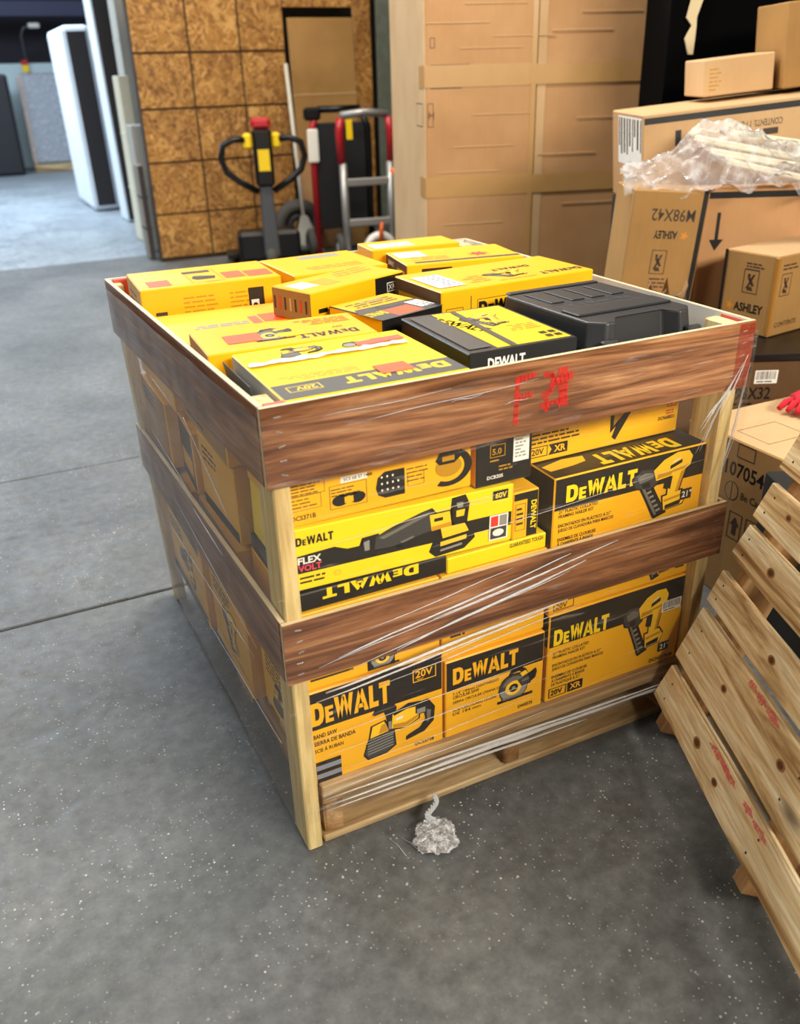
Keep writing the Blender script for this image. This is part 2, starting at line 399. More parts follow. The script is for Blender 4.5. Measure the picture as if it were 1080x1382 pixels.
def ell(cx, cy, rx, ry, n=18, a0=0, a1=360):
    return [(cx + rx * math.cos(math.radians(a0 + (a1 - a0) * i / (n - 1 if a1 - a0 < 360 else n))), cy + ry * math.sin(math.radians(a0 + (a1 - a0) * i / (n - 1 if a1 - a0 < 360 else n)))) for i in range(n)]
def R4(x0, y0, x1, y1): return [(x0, y0), (x1, y0), (x1, y1), (x0, y1)]
STEEL = plain('steel_print', '#6E6C66', .45); YELD = plain('shaded_yellow_print', '#C98F0C', .45)
NAILER = [(BLK, [(.12, .56), (.36, .52), (.62, .03), (.40, -.03)]), (STEEL, [(.17, .52), (.22, .51), (.47, .02), (.43, .01)])] + \
         [(GRY, [(.26 + .045 * k, .44 - .085 * k), (.33 + .045 * k, .46 - .085 * k), (.345 + .045 * k, .425 - .085 * k), (.275 + .045 * k, .405 - .085 * k)]) for k in range(5)] + \
         [(DGR, [(0, .70), (.13, .84), (.38, .80), (.44, .58), (.30, .48), (.06, .56)]), (STEEL, [(.08, .72), (.20, .78), (.34, .74), (.34, .66), (.12, .62)]), (BLK, [(.16, .60), (.30, .62), (.30, .52), (.18, .52)]),
          (YELT, [(.34, .78), (.50, .92), (.72, 1), (.92, .99), (1, .88), (.97, .74), (.84, .66), (.60, .62), (.40, .60)]), (YELD, [(.40, .62), (.60, .64), (.84, .68), (.95, .76), (.84, .74), (.58, .70), (.42, .70)]),
          (YELT, [(.66, .68), (.90, .70), (.84, .48), (.80, .30), (.62, .30), (.62, .46)]), (YELD, [(.82, .66), (.90, .70), (.84, .48), (.80, .30), (.75, .30), (.78, .48)]), (BLK, [(.62, .80), (.82, .87), (.82, .81), (.62, .74)]),
          (BLK, [(.58, .62), (.68, .62), (.66, .40), (.56, .46)]), (WHT, [(.66, .86), (.78, .90), (.78, .88), (.66, .84)]), (YELT, [(.54, .30), (.86, .34), (.96, .22), (.90, .10), (.58, .06)]),
          (BLK, [(.60, .14), (.88, .18), (.86, .10), (.60, .07)]), (YELD, [(.56, .24), (.90, .28), (.92, .24), (.58, .20)])]
CIRCSAW = [(GRY, ell(.40, .38, .36, .40)), (DGR, ell(.40, .42, .38, .46, 14, 5, 185)), (STEEL, ell(.40, .46, .30, .34, 12, 20, 170)), (YELT, ell(.40, .40, .22, .25)), (BLK, ell(.40, .40, .12, .14)), (GRY, ell(.40, .40, .05, .06, 10)),
           (DGR, [(.50, .62), (.74, .70), (.84, .66), (.84, .40), (.62, .36)]), (BLK, [(.78, .70), (.96, .84), (1, .70), (.96, .54), (.84, .42)]), (STEEL, [(.62, .58), (.80, .62), (.80, .54), (.62, .50)]),
           (BLK, [(.26, .86), (.34, 1.0), (.56, 1.04), (.70, .92), (.66, .84), (.52, .94), (.38, .92), (.32, .82)]), (YELT, [(.56, .84), (.70, .90), (.78, .76), (.62, .70)]),
           (BLK, R4(.0, .0, .90, .05)), (STEEL, [(.10, .12), (.64, .10), (.62, .05), (.12, .05)]), (WHT, [(.24, .28), (.34, .22), (.35, .24), (.26, .30)])]
BANDSAW = [(DGR, [(.02, .12), (.10, .38), (.42, .44), (.44, .12), (.30, .02), (.08, .0)])] + [(GRY, [(.06, .08 + k * .055), (.42, .12 + k * .055), (.42, .14 + k * .055), (.06, .10 + k * .055)]) for k in range(5)] + \
          [(YELT, [(.10, .40), (.14, .62), (.30, .66), (.36, .44)]), (YELD, [(.22, .44), (.26, .60), (.32, .62), (.36, .45)]), (BLK, [(.16, .82), (.24, .98), (.40, .98), (.46, .84), (.42, .60), (.34, .60), (.32, .84)]), (GRY, [(.36, .62), (.40, .62), (.40, .46), (.36, .46)]),
           (YELT, [(.40, .46), (.42, .74), (.62, .82), (.80, .76), (.78, .50), (.60, .40)]), (YELD, [(.42, .46), (.60, .42), (.78, .52), (.78, .58), (.60, .50), (.42, .54)]), (BLK, [(.42, .76), (.62, .84), (.80, .80), (.80, .74), (.62, .76), (.44, .70)]), (WHT, [(.46, .64), (.56, .66), (.56, .60), (.46, .59)]),
           (BLK, [(.74, .78), (.90, .80), (1, .60), (.98, .36), (.84, .20), (.62, .14), (.62, .22), (.80, .30), (.88, .44), (.86, .58), (.74, .60)]), (GRY, R4(.76, .58, .88, .68)), (STEEL, [(.90, .62), (.96, .58), (.95, .40), (.90, .34)])]
RECIP = [(BLK, [(0, .46), (.04, .64), (.14, .66), (.14, .38), (.04, .36)]), (GRY, [(.03, .58), (.08, .60), (.08, .42), (.04, .42)]), (DGR, [(.12, .40), (.14, .64), (.30, .72), (.50, .86), (.60, .90), (.64, .80), (.62, .52), (.40, .38)]), (STEEL, [(.16, .60), (.30, .68), (.50, .82), (.60, .86), (.58, .80), (.42, .70), (.20, .56)]),
         (BLK, [(.30, .40), (.62, .52), (.70, .42), (.50, .30)]), (STEEL, [(.34, .44), (.46, .50), (.46, .46), (.36, .41)]), (YELT, [(.60, .80), (.78, .80), (.80, .52), (.62, .50)]), (YELD, [(.62, .58), (.79, .60), (.80, .52), (.62, .50)]), (BLK, [(.64, .72), (.72, .72), (.72, .66), (.64, .66)]), (BLK, [(.80, .62), (.82, 1.0), (.90, 1.02), (.94, .84), (.92, .52), (.84, .50)]), (GRY, [(.84, .92), (.90, .92), (.90, .82), (.85, .82)]), (YELT, [(.84, .78), (.92, .78), (.91, .66), (.84, .66)]),
         (YELT, [(.70, .52), (.92, .52), (.96, .36), (.72, .32)]), (BLK, [(.66, .30), (.98, .36), (1, .18), (.90, .06), (.68, .02), (.62, .14)]), (YELT, [(.70, .26), (.94, .30), (.94, .22), (.70, .18)]), (GRY, [(.70, .12), (.90, .16), (.90, .12), (.70, .08)])]
GRINDER = [(BLK, [(.0, .35), (.10, .60), (.40, .62), (.62, .66), (.66, .44), (.40, .38), (.16, .30)]), (YELT, [(.30, .60), (.62, .70), (.90, .62), (.92, .44), (.60, .42)]), (GRY, ell(.14, .30, .14, .20)), (BLK, R4(.70, .44, .98, .60))]

def face(root, size, which):
    W, D, H = size; a, b = W / 2, D / 2
    return {'front': lambda: Face(root, (-a, -b, 0), (1, 0, 0), (0, 0, 1)), 'left': lambda: Face(root, (-a, b, 0), (0, -1, 0), (0, 0, 1)),
            'right': lambda: Face(root, (a, -b, 0), (0, 1, 0), (0, 0, 1)), 'back': lambda: Face(root, (a, b, 0), (-1, 0, 0), (0, 0, 1)),
            'top': lambda: Face(root, (-a, -b, H), (1, 0, 0), (0, 1, 0)), 'topr': lambda: Face(root, (a, b, H), (-1, 0, 0), (0, -1, 0)),
            'topl': lambda: Face(root, (-a, b, H), (0, -1, 0), (1, 0, 0))}[which]()

def carton_body(root, size, mats, name='carton_body', bev=.0025):
    """closed folding carton: bevelled shell, one material per side (front,left,right,back,top,bottom), with tuck flap seams standing proud"""
    W, D, H = size; bm = bmesh.new(); v, fs = hexa(bm, box_pts(-W / 2, W / 2, -D / 2, D / 2, 0, H))
    ml = []
    def idx(m):
        if m not in ml: ml.append(m)
        return ml.index(m)
    for f, k in zip(fs, ('bottom', 'top', 'front', 'right', 'back', 'left')): f.material_index = idx(mats.get(k, mats['all']))
    bmesh.ops.bevel(bm, geom=bm.edges[:], offset=bev, segments=1, affect='EDGES', profile=.5)
    return link(name, fin(bm, name), ml, root)

def carton(x0, x1, y0, y1, z0, z1, label, mats=None, yaw=0, tilt=(0, 0), group=None, name='tool_carton'):
    cx, cy = (x0 + x1) / 2, (y0 + y1) / 2; size = (x1 - x0, y1 - y0, z1 - z0)
    r = empty(name, (cx, cy, z0), (tilt[0], tilt[1], math.radians(yaw)), label, 'carton', group or 'power tool cartons in the wrapped crate')
    m = {'all': YEL}; m.update(mats or {}); carton_body(r, size, m)
    return r, size

# ================================================================== SETTING
fl = empty('floor', kind='structure')
def slab(x0, x1, y0, y1, mat): 
    bm = bmesh.new(); hexa(bm, box_pts(x0, x1, y0, y1, -.15, 0)); bmesh.ops.bevel(bm, geom=[e for e in bm.edges if all(v.co.z > -.01 for v in e.verts)], offset=.004, segments=1, affect='EDGES', profile=.5)
    return link('floor_slab', fin(bm, 'floor_slab'), mat, fl)
# slab joints seen left of the load: one at y = 1.21, one at y = 2.35
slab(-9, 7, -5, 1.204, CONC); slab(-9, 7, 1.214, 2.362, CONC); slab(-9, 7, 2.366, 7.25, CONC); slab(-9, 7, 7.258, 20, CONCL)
box('joint_filler', -9, 7, -5, 20, -.17, -.012, plain('dark_joint_filler', '#22201E', .9), fl, bev=0)
tag(box('wall_back', -9, 7, 19.0, 19.2, 0, 4.5, DARKW, bev=0), kind='structure')
tag(box('wall_right', 6.0, 6.2, -5, 19, 0, 4.5, DARKW, bev=0), kind='structure')

# OSB partition of square panels, y = 6.8
pt = empty('wall_partition', kind='structure')
xs = [1.17, 1.635, 2.07, 2.47]; zs = [.0, .40, .82, 1.235, 1.65, 2.07, 2.49, 2.9]
for i in range(3):
    for j in range(7):
        box('osb_panel', xs[i] + .008, xs[i + 1] - .008, 6.80, 6.818, zs[j] + .008 + (.03 if j == 0 else 0), zs[j + 1] - .008, OSB, pt, bev=.003)
box('stud_frame', 1.17, 2.47, 6.816, 6.92, .0, 2.9, plain('dark_timber', '#3A2A1A', .8), pt, bev=0)
# side of the partition: boards along the aisle, and header and jamb of the opening
box('header_board', 2.48, 3.26, 6.84, 6.87, 1.98, 2.9, OSB, pt)
box('jamb_board', 3.12, 3.28, 6.80, 6.84, 0, 2.9, OSB, pt)
box('jamb_sheet', 3.30, 3.62, 6.70, 6.74, 0, 2.9, GRN, pt)
tag(box('wall_store', 2.4, 6.0, 7.6, 7.7, 0, 2.9, plain('store_wall', '#3E3428', .85), bev=0), kind='structure')
tag(box('wall_rack_back', 3.25, 6.0, 2.95, 3.05, 0, 3.2, plain('dark_backdrop_wall', '#060608', .9, 0, .05), bev=0), kind='structure')  # black backdrop; the dark behind the right stack put into its colour

# ================================================================== PALLET UNDER THE LOAD
pal = empty('wooden_pallet', (0, 0, 0), label='wooden stringer pallet carrying the wrapped load of yellow boxes', cat='pallet')
for i, y in enumerate((.022, .20, .37, .55, .73, .90, 1.04)):
    box('deck_board', .055, .995, y, y + (.14 if i in (0, 6) else .10), .107, .150 if i == 0 else .127, PALW2, pal, .003, .0012)
for x in (.057, .496, .945):
    box('stringer', x, x + .042, .024, 1.17, .019, .106, PALY2, pal, .004, .0015)
for y in (.020, .53, 1.03):
    box('bottom_board', .05, .99, y, y + .14, .0, .018, PALW2, pal, .003, .001)
for y in (.19, .36, .54, .72, .89): pass

# ================================================================== CRATE OF POSTS AND LAMINATE BOARDS
cr = empty('wooden_crate', (0, 0, 0), label='open crate of pine posts and walnut laminate boards around the boxes', cat='crate')
def post(x0, x1, y0, y1, dx, z1=.975):
    bm = bmesh.new(); hexa(bm, [(x0 + dx[0], y0, 0), (x1 + dx[0], y0, 0), (x1 + dx[0], y1, 0), (x0 + dx[0], y1, 0), (x0 + dx[1], y0, z1), (x1 + dx[1], y0, z1), (x1 + dx[1], y1, z1), (x0 + dx[1], y1, z1)])
    bmesh.ops.bevel(bm, geom=bm.edges[:], offset=.003, segments=1, affect='EDGES', profile=.5)
    return link('post', fin(bm, 'post'), PINE, cr)
post(.012, .044, .012, .096, (0, 0)); post(1.004, 1.038, .012, .096, (-.012, .0))
post(.012, .044, 1.125, 1.165, (-.022, -.055)); post(1.004, 1.038, 1.12, 1.165, (0, 0))
def board(p0, p1, out, z0, z1, th=.011, inner=WIN):
    """laminate board whose outer face runs p0->p1; outer face walnut, inner face white backing, raw pale edges"""
    p0 = Vector(p0); p1 = Vector(p1); L = (p1 - p0).length; ang = math.atan2(p1.y - p0.y, p1.x - p0.x)
    bm = bmesh.new(); v, fs = hexa(bm, box_pts(0, L, 0, th, 0, z1 - z0))
    for f in fs: f.material_index = 1
    fs[2].material_index = 0; fs[4].material_index = 2
    bmesh.ops.bevel(bm, geom=bm.edges[:], offset=.0008, segments=1, affect='EDGES', profile=.5)
    o = link('laminate_board', fin(bm, 'laminate_board'), [WAL, WEDGE, inner], cr, (p0.x, p0.y, z0), (0, 0, ang)); return o
boards = {}
for nm, z0, z1, bx_ in (('up', .843, .984, -.050), ('lo', .442, .575, -.034)):
    boards['f' + nm] = board((0, 0), (1.05, 0), 0, z0, z1)
    boards['l' + nm] = board((bx_, 1.172), (0, .0115), 0, z0, z1)
    boards['r' + nm] = board((1.05, .0115), (1.05, 1.172), 0, z0, z1)
    boards['b' + nm] = board((1.05, 1.184), (bx_, 1.184), 0, z0, z1)
# staples at board ends (sub-parts of the front boards)
sb = bxm('staple', -.006, .006, -.0012, .0005, -.0009, .0009, 0)
for nm, zt in (('fup', .141), ('flo', .133)):
    for k in range(5):
        for x in (.030, 1.022):
            s = bpy.data.objects.new('staple', sb); COL.objects.link(s); s.parent = boards[nm]; s.location = (x + random.uniform(-.003, .003), 0, zt * (.15 + .18 * k)); s.rotation_euler = (0, random.uniform(-.3, .3), 0)
sb.materials.append(plain('bright_steel', '#DDDDD8', .25, .9))
# red spray paint on the front top board: strokes of the hand-sprayed letters
bf = Face(boards['fup'], (0, -.0004, 0), (1, 0, 0), (0, 0, 1))
def stroke(pts, wd, seed):
    r = random.Random(seed); out = []
    for (a, b), (c, d) in zip(pts[:-1], pts[1:]):
        n = 5
        for i in range(n):
            t0, t1 = i / n - .03, (i + 1) / n + .03; x0, y0 = a + (c - a) * t0, b + (d - b) * t0; x1, y1 = a + (c - a) * t1, b + (d - b) * t1
            L = math.hypot(c - a, d - b); nx, ny = -(d - b) / L * wd, (c - a) / L * wd; k0, k1 = r.uniform(.75, 1.1), r.uniform(.75, 1.1)
            out.append([(x0 - nx * k0, y0 - ny * k0), (x1 - nx * k1, y1 - ny * k1), (x1 + nx * k1, y1 + ny * k1), (x0 + nx * k0, y0 + ny * k0)])
    return out
def spray(nm, mx, lo, sc, col='#D4281E'):
    t = NT(nm); t.t.nodes.remove(t.b); v = t.coords((3, 1, 1), rand=False); n = t.noise(v, sc, 4, .7)
    f = t.ramp(n.outputs[0], [(lo, (.12, .12, .12, 1)), (.62, (mx, mx, mx, 1))]); tr = t.n('ShaderNodeBsdfTransparent'); d = t.n('ShaderNodeBsdfDiffuse'); d.inputs[0].default_value = lin(col)
    m = t.n('ShaderNodeMixShader'); t.l(f, m.inputs[0]); t.l(tr.outputs[0], m.inputs[1]); t.l(d.outputs[0], m.inputs[2]); t.l(m.outputs[0], t.out.inputs[0]); return t.m
SPR = spray('red_spray_paint', .88, .33, 90); WASH = spray('thin_red_wash', .24, .36, 25)
X0, Z0 = .478, .046
for i, (pts, wd) in enumerate([([(X0, Z0 - .02), (X0 + .002, Z0 + .066)], .0055), ([(X0, Z0 + .064), (X0 + .040, Z0 + .068)], .0065), ([(X0, Z0 + .028), (X0 + .034, Z0 + .032)], .006),
       ([(X0 + .058, Z0 + .064), (X0 + .080, Z0 + .062), (X0 + .076, Z0 + .03), (X0 + .056, Z0 + .024)], .006), ([(X0 + .066, Z0 + .02), (X0 + .068, Z0 - .008)], .006), ([(X0 + .10, Z0 + .070), (X0 + .104, Z0 - .002)], .011),
       ([(X0 + .055, Z0 + .004), (X0 + .105, Z0 + .010)], .005), ([(X0 + .075, Z0 + .046), (X0 + .122, Z0 + .054)], .009)]):
    bf.add('spray_paint_mark', stroke(pts, wd, i), SPR)
bf.done()
# red painted ends of the top frame
for x0, x1, y0, y1 in ((1.0, 1.048, -.0006, .0), ):
    box('red_paint_end', 1.008, 1.0495, -.0008, .0, .846, .980, WASH, cr, bev=0)
box('red_paint_end', 1.0375, 1.0388, .013, .085, .905, .980, plain('red_paint_wash', '#D4564A', .6), cr, bev=0)
box('red_paint_end', -.030, .02, 1.1596, 1.172, .90, .983, plain('red_paint_wash', '#D4564A', .6), cr, bev=0)
box('red_paint_end', .013, .05, .0112, .024, .94, .9835, plain('red_paint_wash', '#D4564A', .6), cr, bev=0)

# ================================================================== BOXES, FRONT, BOTTOM ROW
FY = .034
r, sz = carton(.047, .343, FY, .36, .1505, .383, 'yellow and black band saw box, bottom row, behind the left front post'); W, D, H = sz
f = face(r, sz, 'front'); f.rect(.003, .140, W - .003, H - .003, BLK); f.logo(.002, .150, .056, YEL, w=.172)
f.frame(.226, .178, .280, .210, .002, YEL); f.text('20V', .232, .188, .017, YEL, bold=.02); f.text('MAX*', .236, .181, .004, YEL)
f.text('BAND SAW', .004, .118, .010, BLK, bold=.02, w=.05); f.text('SIERRA DE BANDA', .004, .100, .010, BLK, bold=.02, w=.09); f.text('SCIE À RUBAN', .004, .082, .009, BLK, w=.062)
f.art(BANDSAW, .108, .020, .165, .130); f.text('DCS371B', .228, .012, .009, BLK, bold=.02, w=.045)
for i, c in enumerate((BLK, plain('blue_grey_print', '#7E8FA8', .4), BLK, plain('blue_grey_print', '#7E8FA8', .4), BLK)): f.rect(.004, .004 + i * .011, .058, .014 + i * .011, c, 'printed_picture')
f.done()
f = face(r, sz, 'left'); f.lines(.03, .16, .2, 6, .012, BRN, seed=5); f.art(BANDSAW, .06, .02, .16, .08); f.done()

r, sz = carton(.349, .598, FY, .34, .1505, .352, 'yellow and black circular saw box, bottom row, between two larger boxes'); W, D, H = sz
f = face(r, sz, 'front'); f.rect(.003, .125, W - .003, H - .003, BLK); f.logo(.018, .138, .042, YEL, w=.162, out=None)
f.text('7-1/4" (184mm) LIGHTWEIGHT', .018, .110, .007, BLK, w=.115); f.text('CIRCULAR SAW', .018, .100, .008, BLK, bold=.02, w=.065)
f.text('SIERRA CIRCULAR LIVIANA DE', .018, .087, .007, BLK, w=.12); f.text('SCIE CIRCULAIRE LÉGÈRE', .018, .066, .007, BLK, w=.11); f.text('DE 184 mm', .018, .056, .007, BLK, w=.07)
f.art(CIRCSAW, .132, .045, .098, .078); f.text('DWE575', .185, .014, .008, BLK, bold=.02, w=.038); f.done()

def nailer_front(f, W, H, band, lx, ly, lh, lw, art, y0, code):
    f.rect(.003, band, W - .003, H - .003, BLK); f.logo(lx, ly, lh, YELB, w=lw)
    for i, (t, w_, h_) in enumerate([('21° PLASTIC COLLATED', .098, .0075), ('FRAMING NAILER KIT', .088, .0075), ('', 0, 0), ('ENCINTADOS EN PLÁSTICO A 21°', .135, .0075), ('JUEGO DE CLAVADORA PARA MARCOS', .142, .0075), ('', 0, 0), ('ENSEMBLE DE CLOUEUSE', .098, .0075), ('À CHARPENTE À BANDE', .092, .0075), ('DE PLASTIQUE À 21°', .080, .0075)]):
        if t: f.text(t, .014, y0 - i * .0108, h_, BLK, w=w_, bold=.018)
    f.art(NAILER, *art)
    if code: f.text(code, W - .085, .010, .010, BLK, w=.070, bold=.02)
    f.rect(W - .062, .034, W - .030, .060, BLK, 'printed_badge'); f.text('21°', W - .057, .040, .014, WHT, bold=.02, part='printed_badge')
r, sz = carton(.608, .992, FY, .32, .1505, .386, 'long yellow and black nailer box, bottom row, beside the leaning pallet'); W, D, H = sz
f = face(r, sz, 'front'); nailer_front(f, W, H, .150, .014, .152, .042, .150, (.205, .050, .130, .165), .128, 'DCN21PLM')
f.frame(.008, .010, .056, .036, .002, BLK); f.text('20V', .013, .016, .014, BLK, bold=.02); f.rect(.060, .010, .102, .036, BLK, 'printed_badge'); f.text('XR', .066, .016, .015, YEL, bold=.03, part='printed_badge')
f.barcode(.318, .148, .058, .030, seed=11); f.done()
f = face(r, sz, 'left'); f.rect(.003, .15, D - .003, H - .003, BLK); f.lines(.05, .12, .2, 5, .014, BRN); f.done()

# second row, mostly behind the lower boards
r, sz = carton(.047, .34, FY + .006, .34, .3845, .560, 'yellow saw box lying on the band saw box behind the lower board'); W, D, H = sz
f = face(r, sz, 'front'); f.lines(.012, .028, .09, 1, .009, BRN, .009); f.rect(.01, .020, .10, .025, BRN, 'printed_text'); f.rect(.130, .004, .190, .05, BLK, 'printed_picture'); f.art(CIRCSAW, .135, .006, .07, .05); f.done()
r, sz = carton(.346, .600, FY + .010, .33, .353, .555, 'plain yellow box on the circular saw box behind the lower board'); W, D, H = sz
f = face(r, sz, 'front'); f.lines(.02, .050, .05, 1, .009, BRN, .009); f.lines(.14, .068, .05, 1, .012, BRN, .012); f.lines(.20, .075, .045, 1, .010, BRN, .010); f.done()
r, sz = carton(.608, .996, FY + .006, .32, .3875, .555, 'yellow nailer box behind the lower board, right end'); W, D, H = sz
f = face(r, sz, 'front'); f.lines(.03, .052, .13, 3, .009, BRN, seed=9); f.frame(.012, .004, .066, .026, .002, BLK); f.text('20V', .018, .008, .013, BLK); f.art(NAILER, .24, .012, .10, .12)
f.rect(.35, .02, .375, .06, BLK); f.done()

# ---- upper opening
r, sz = carton(.047, .36, FY + .012, .33, .5615, .600, 'flat black box with big yellow lettering under the reciprocating saw box', {'all': BLK}, yaw=0); W, D, H = sz
f = face(r, sz, 'front'); f.logo(.05, .017, .022, YELB, w=.20, flip=True); f.done()
r, sz = carton(.36, .595, FY + .012, .33, .5565, .592, 'flat yellow box with a slogan beside the upper nailer box', {'all': YELB}); W, D, H = sz
f = face(r, sz, 'front'); f.text('GUARANTEED TOUGH', .145, .022, .009, BLK, w=.082, bold=.02); f.done()
r, sz = carton(.047, .503, FY + .004, .30, .6075, .732, 'bright yellow reciprocating saw box with black band and battery badge', {'all': YELB}, tilt=(-.0, .025)); W, D, H = sz
f = face(r, sz, 'front')
f.add('printed_band', [[(.003, .036), (.44, .036), (.44, .066), (.10, .066), (.075, .076), (.003, .072)], [(.44, .036), (W - .003, .036), (W - .003, .066), (.44, .066)]], BLK)
f.logo(-.0 + .002, .092, .017, BLK, w=.072); f.text('FLEX', .004, .055, .013, WHT, bold=.03, w=.045); f.text('VOLT', .004, .040, .012, plain('pink_red_print', '#E0405A', .4), bold=.03, w=.045)
f.lines(.006, .024, .05, 2, .009, BRN, seed=2); f.art([(YELT, ell(.5, .5, .5, .5, 12))], .072, .016, .014, .011)
f.art(RECIP, .125, .004, .24, .116); f.rect(.408, .098, .442, .118, BLK, 'printed_badge'); f.text('60V', .413, .102, .011, YELB, bold=.02, part='printed_badge')
f.rect(.402, .010, .445, .066, WHT, 'printed_picture'); f.rect(.405, .013, .442, .038, DGR, 'printed_picture'); f.rect(.405, .041, .422, .063, REDP, 'printed_picture'); f.rect(.425, .041, .442, .063, GRY, 'printed_picture'); f.add('printed_picture', [ell(.423, .026, .013, .008)], WHT); f.done()
r, sz = carton(.047, .414, FY + .014, .30, .738, .842, 'yellow band saw box with battery drawings under the top front board'); W, D, H = sz
f = face(r, sz, 'front')
f.text('DCS371B', .004, .012, .009, BLK, w=.046, bold=.02); f.frame(.004, .030, .062, .058, .0008, BRN); f.lines(.006, .050, .052, 3, .007, BRN, .002, seed=4); f.frame(.004, .058, .070, .085, .0008, BRN); f.lines(.006, .078, .060, 4, .006, BRN, .002, seed=6)
f.frame(.078, .018, .150, .064, .0009, BRN); f.lines(.081, .055, .062, 3, .006, BRN, .002, seed=8)
f.add('printed_picture', [ell(.098, .033, .016, .011), ell(.131, .033, .016, .011), R4(.098, .039, .131, .044)], BLK); f.rect(.106, .026, .123, .038, YEL, 'printed_picture')
f.rect(.100, .066, .152, .078, WHT, 'label_sticker'); f.text('SCS 68 37 1480', .106, .069, .006, BLK, part='label_sticker')
f.add('printed_picture', [[(.168, .040), (.172, .060), (.186, .070), (.226, .070), (.226, .018), (.186, .018), (.172, .026)]], BLK)
f.add('printed_picture', [ell(.180 + .011 * (k % 4), .034 + .013 * (k // 4), .002, .0025, 6) for k in range(11)], WHT)
f.lines(.230, .064, .05, 4, .008, BRN, .002, seed=10); f.frame(.232, .030, .266, .058, .0008, BRN)
f.add('printed_picture', [ell(.318, .050, .050, .038, 14, -120, 60) + ell(.318, .050, .034, .028, 14, 60, -120)], BLK); f.add('printed_picture', [ell(.318, .052, .028, .020)], OCH)
f.add('printed_picture', [[(.290, .068), (.300, .084), (.335, .086), (.345, .070), (.330, .058), (.298, .058)]], BLK); f.rect(.304, .064, .330, .074, OCH, 'printed_picture'); f.done()
r, sz = carton(.424, .550, FY + .012, .28, .7295, .848, 'small black battery box with a white label under the top front board', {'all': BLK, 'left': YEL}); W, D, H = sz
f = face(r, sz, 'front'); f.frame(.030, .058, .064, .084, .0015, OCH); f.text('5.0', .035, .064, .012, OCH, bold=.02); f.lines(.03, .050, .03, 1, .007, OCH); f.text('DCB205', .024, .014, .007, WHT, w=.036, bold=.02)
f.rect(.082, .040, .118, .108, WHT, 'label_sticker'); f.lines(.086, .098, .026, 8, .007, GRY, part='label_sticker'); f.lines(.05, .036, .035, 2, .007, OCH, seed=13); f.done()
r, sz = carton(.510, .572, FY + .012, .22, .5935, .700, 'small upright yellow and black box beside the upper nailer box', {'all': YEL}); W, D, H = sz
f = face(r, sz, 'front'); f.rect(.034, .003, W - .003, H - .003, BLK); f.rect(.003, .088, W - .003, H - .003, BLK)
f.text('DEWALT', .044, .082, .012, YELB, w=.065, rot=-PI / 2, bold=.03, part='printed_logo'); f.frame(.006, .02, .030, .080, .001, BRN); f.lines(.009, .066, .018, 4, .011, BRN); f.done()
r, sz = carton(.600, .9985, FY, .33, .5565, .716, 'long yellow and black nailer box, upper opening, with lettering on its black lid', {'all': YEL, 'top': BLK, 'left': BLK}); W, D, H = sz
f = face(r, sz, 'front'); nailer_front(f, W, H, .086, .030, .100, .038, .180, (.200, .012, .160, .142), .078, ''); f.done()
f = face(r, sz, 'topr'); f.logo(.06, .232, .052, YELB, w=.21); f.add('printed_picture', [[(.28, .225), (.33, .220), (.39, .235), (.385, .262), (.33, .258), (.29, .250)]], YELT); f.done()
f = face(r, sz, 'left'); f.lines(.05, .12, .2, 8, .013, DGR); f.done()
r, sz = carton(.588, .985, .118, .40, .7172, .842, 'yellow battery nailer box behind the top front board, above the black lid'); W, D, H = sz
f = face(r, sz, 'front'); f.frame(.006, .012, .050, .036, .002, BLK); f.text('20V', .010, .018, .013, BLK, bold=.02); f.add('printed_badge', [[(.052, .012), (.100, .012), (.100, .036), (.052, .036), (.060, .024)]], BLK); f.text('XR', .066, .017, .014, YEL, bold=.03, part='printed_badge')
f.lines(.008, .060, .13, 3, .009, BRN, seed=21); f.add('printed_picture', [[(.215, .020), (.225, .012), (.275, .09), (.255, .10), (.23, .06)], [(.21, .03), (.23, .05), (.228, .08), (.208, .07)]], BLK); f.add('printed_picture', [[(.217, .045), (.25, .075), (.26, .10), (.22, .09)]], OCH)
f.frame(.362, .062, .388, .09, .002, REDP); f.text('3', .369, .068, .016, REDP, bold=.03); f.lines(.360, .052, .03, 2, .006, REDP, seed=3); f.text('DCN680D1', .340, .034, .008, BLK, w=.045); f.done()

# ---- boxes along the left side of the load (seen through the film)
lefts = [(.022, .38, .70, .1305, .352, 'yellow box on the left side, bottom row, second from the front post'), (.006, .72, 1.118, .1305, .350, 'yellow box on the left side, bottom row, nearest the back post'),
         (.018, .36, .68, .3605, .545, 'yellow box on the left side behind the lower board, middle'), (.0, .70, 1.118, .3605, .548, 'yellow box on the left side behind the lower board, back end'),
         (.022, .345, .60, .5655, .745, 'yellow box standing in the left opening with a yellow corner edge'), (.014, .63, .80, .5655, .720, 'narrow black-sided box standing in the left opening'), (-.008, .82, 1.118, .5655, .74, 'tan sided box in the left opening near the back post'),
         (.018, .335, .70, .7485, .824, 'flat tan box lying under the left top board')]
for i, (x, y0, y1, z0, z1, lab) in enumerate(lefts):
    r, sz = carton(x, x + .31, y0, y1, z0, z1, lab, {'all': YEL, 'left': [YEL, YEL, YEL, OCH, YEL, DGR, CARDM, CARDM][i]}, yaw=[0, 0, 0, 0, 2, -3, 0, 0][i]); W, D, H = sz
    f = face(r, sz, 'left'); 
    if i in (0, 1, 2): f.art(NAILER if i == 0 else RECIP, D * .3, H * .2, D * .4, H * .55)
    if i != 5: f.lines(.03, H - .03, D * .5, 3, .014, BRN, seed=i)
    if i == 5: f.rect(.02, .03, D - .02, H * .5, YEL)
    f.rect(.003, .003, D - .003, H * .16, [YEL, BLK, YEL, BLK, BLK, DGR, CARDM, OCH][i]); f.done()
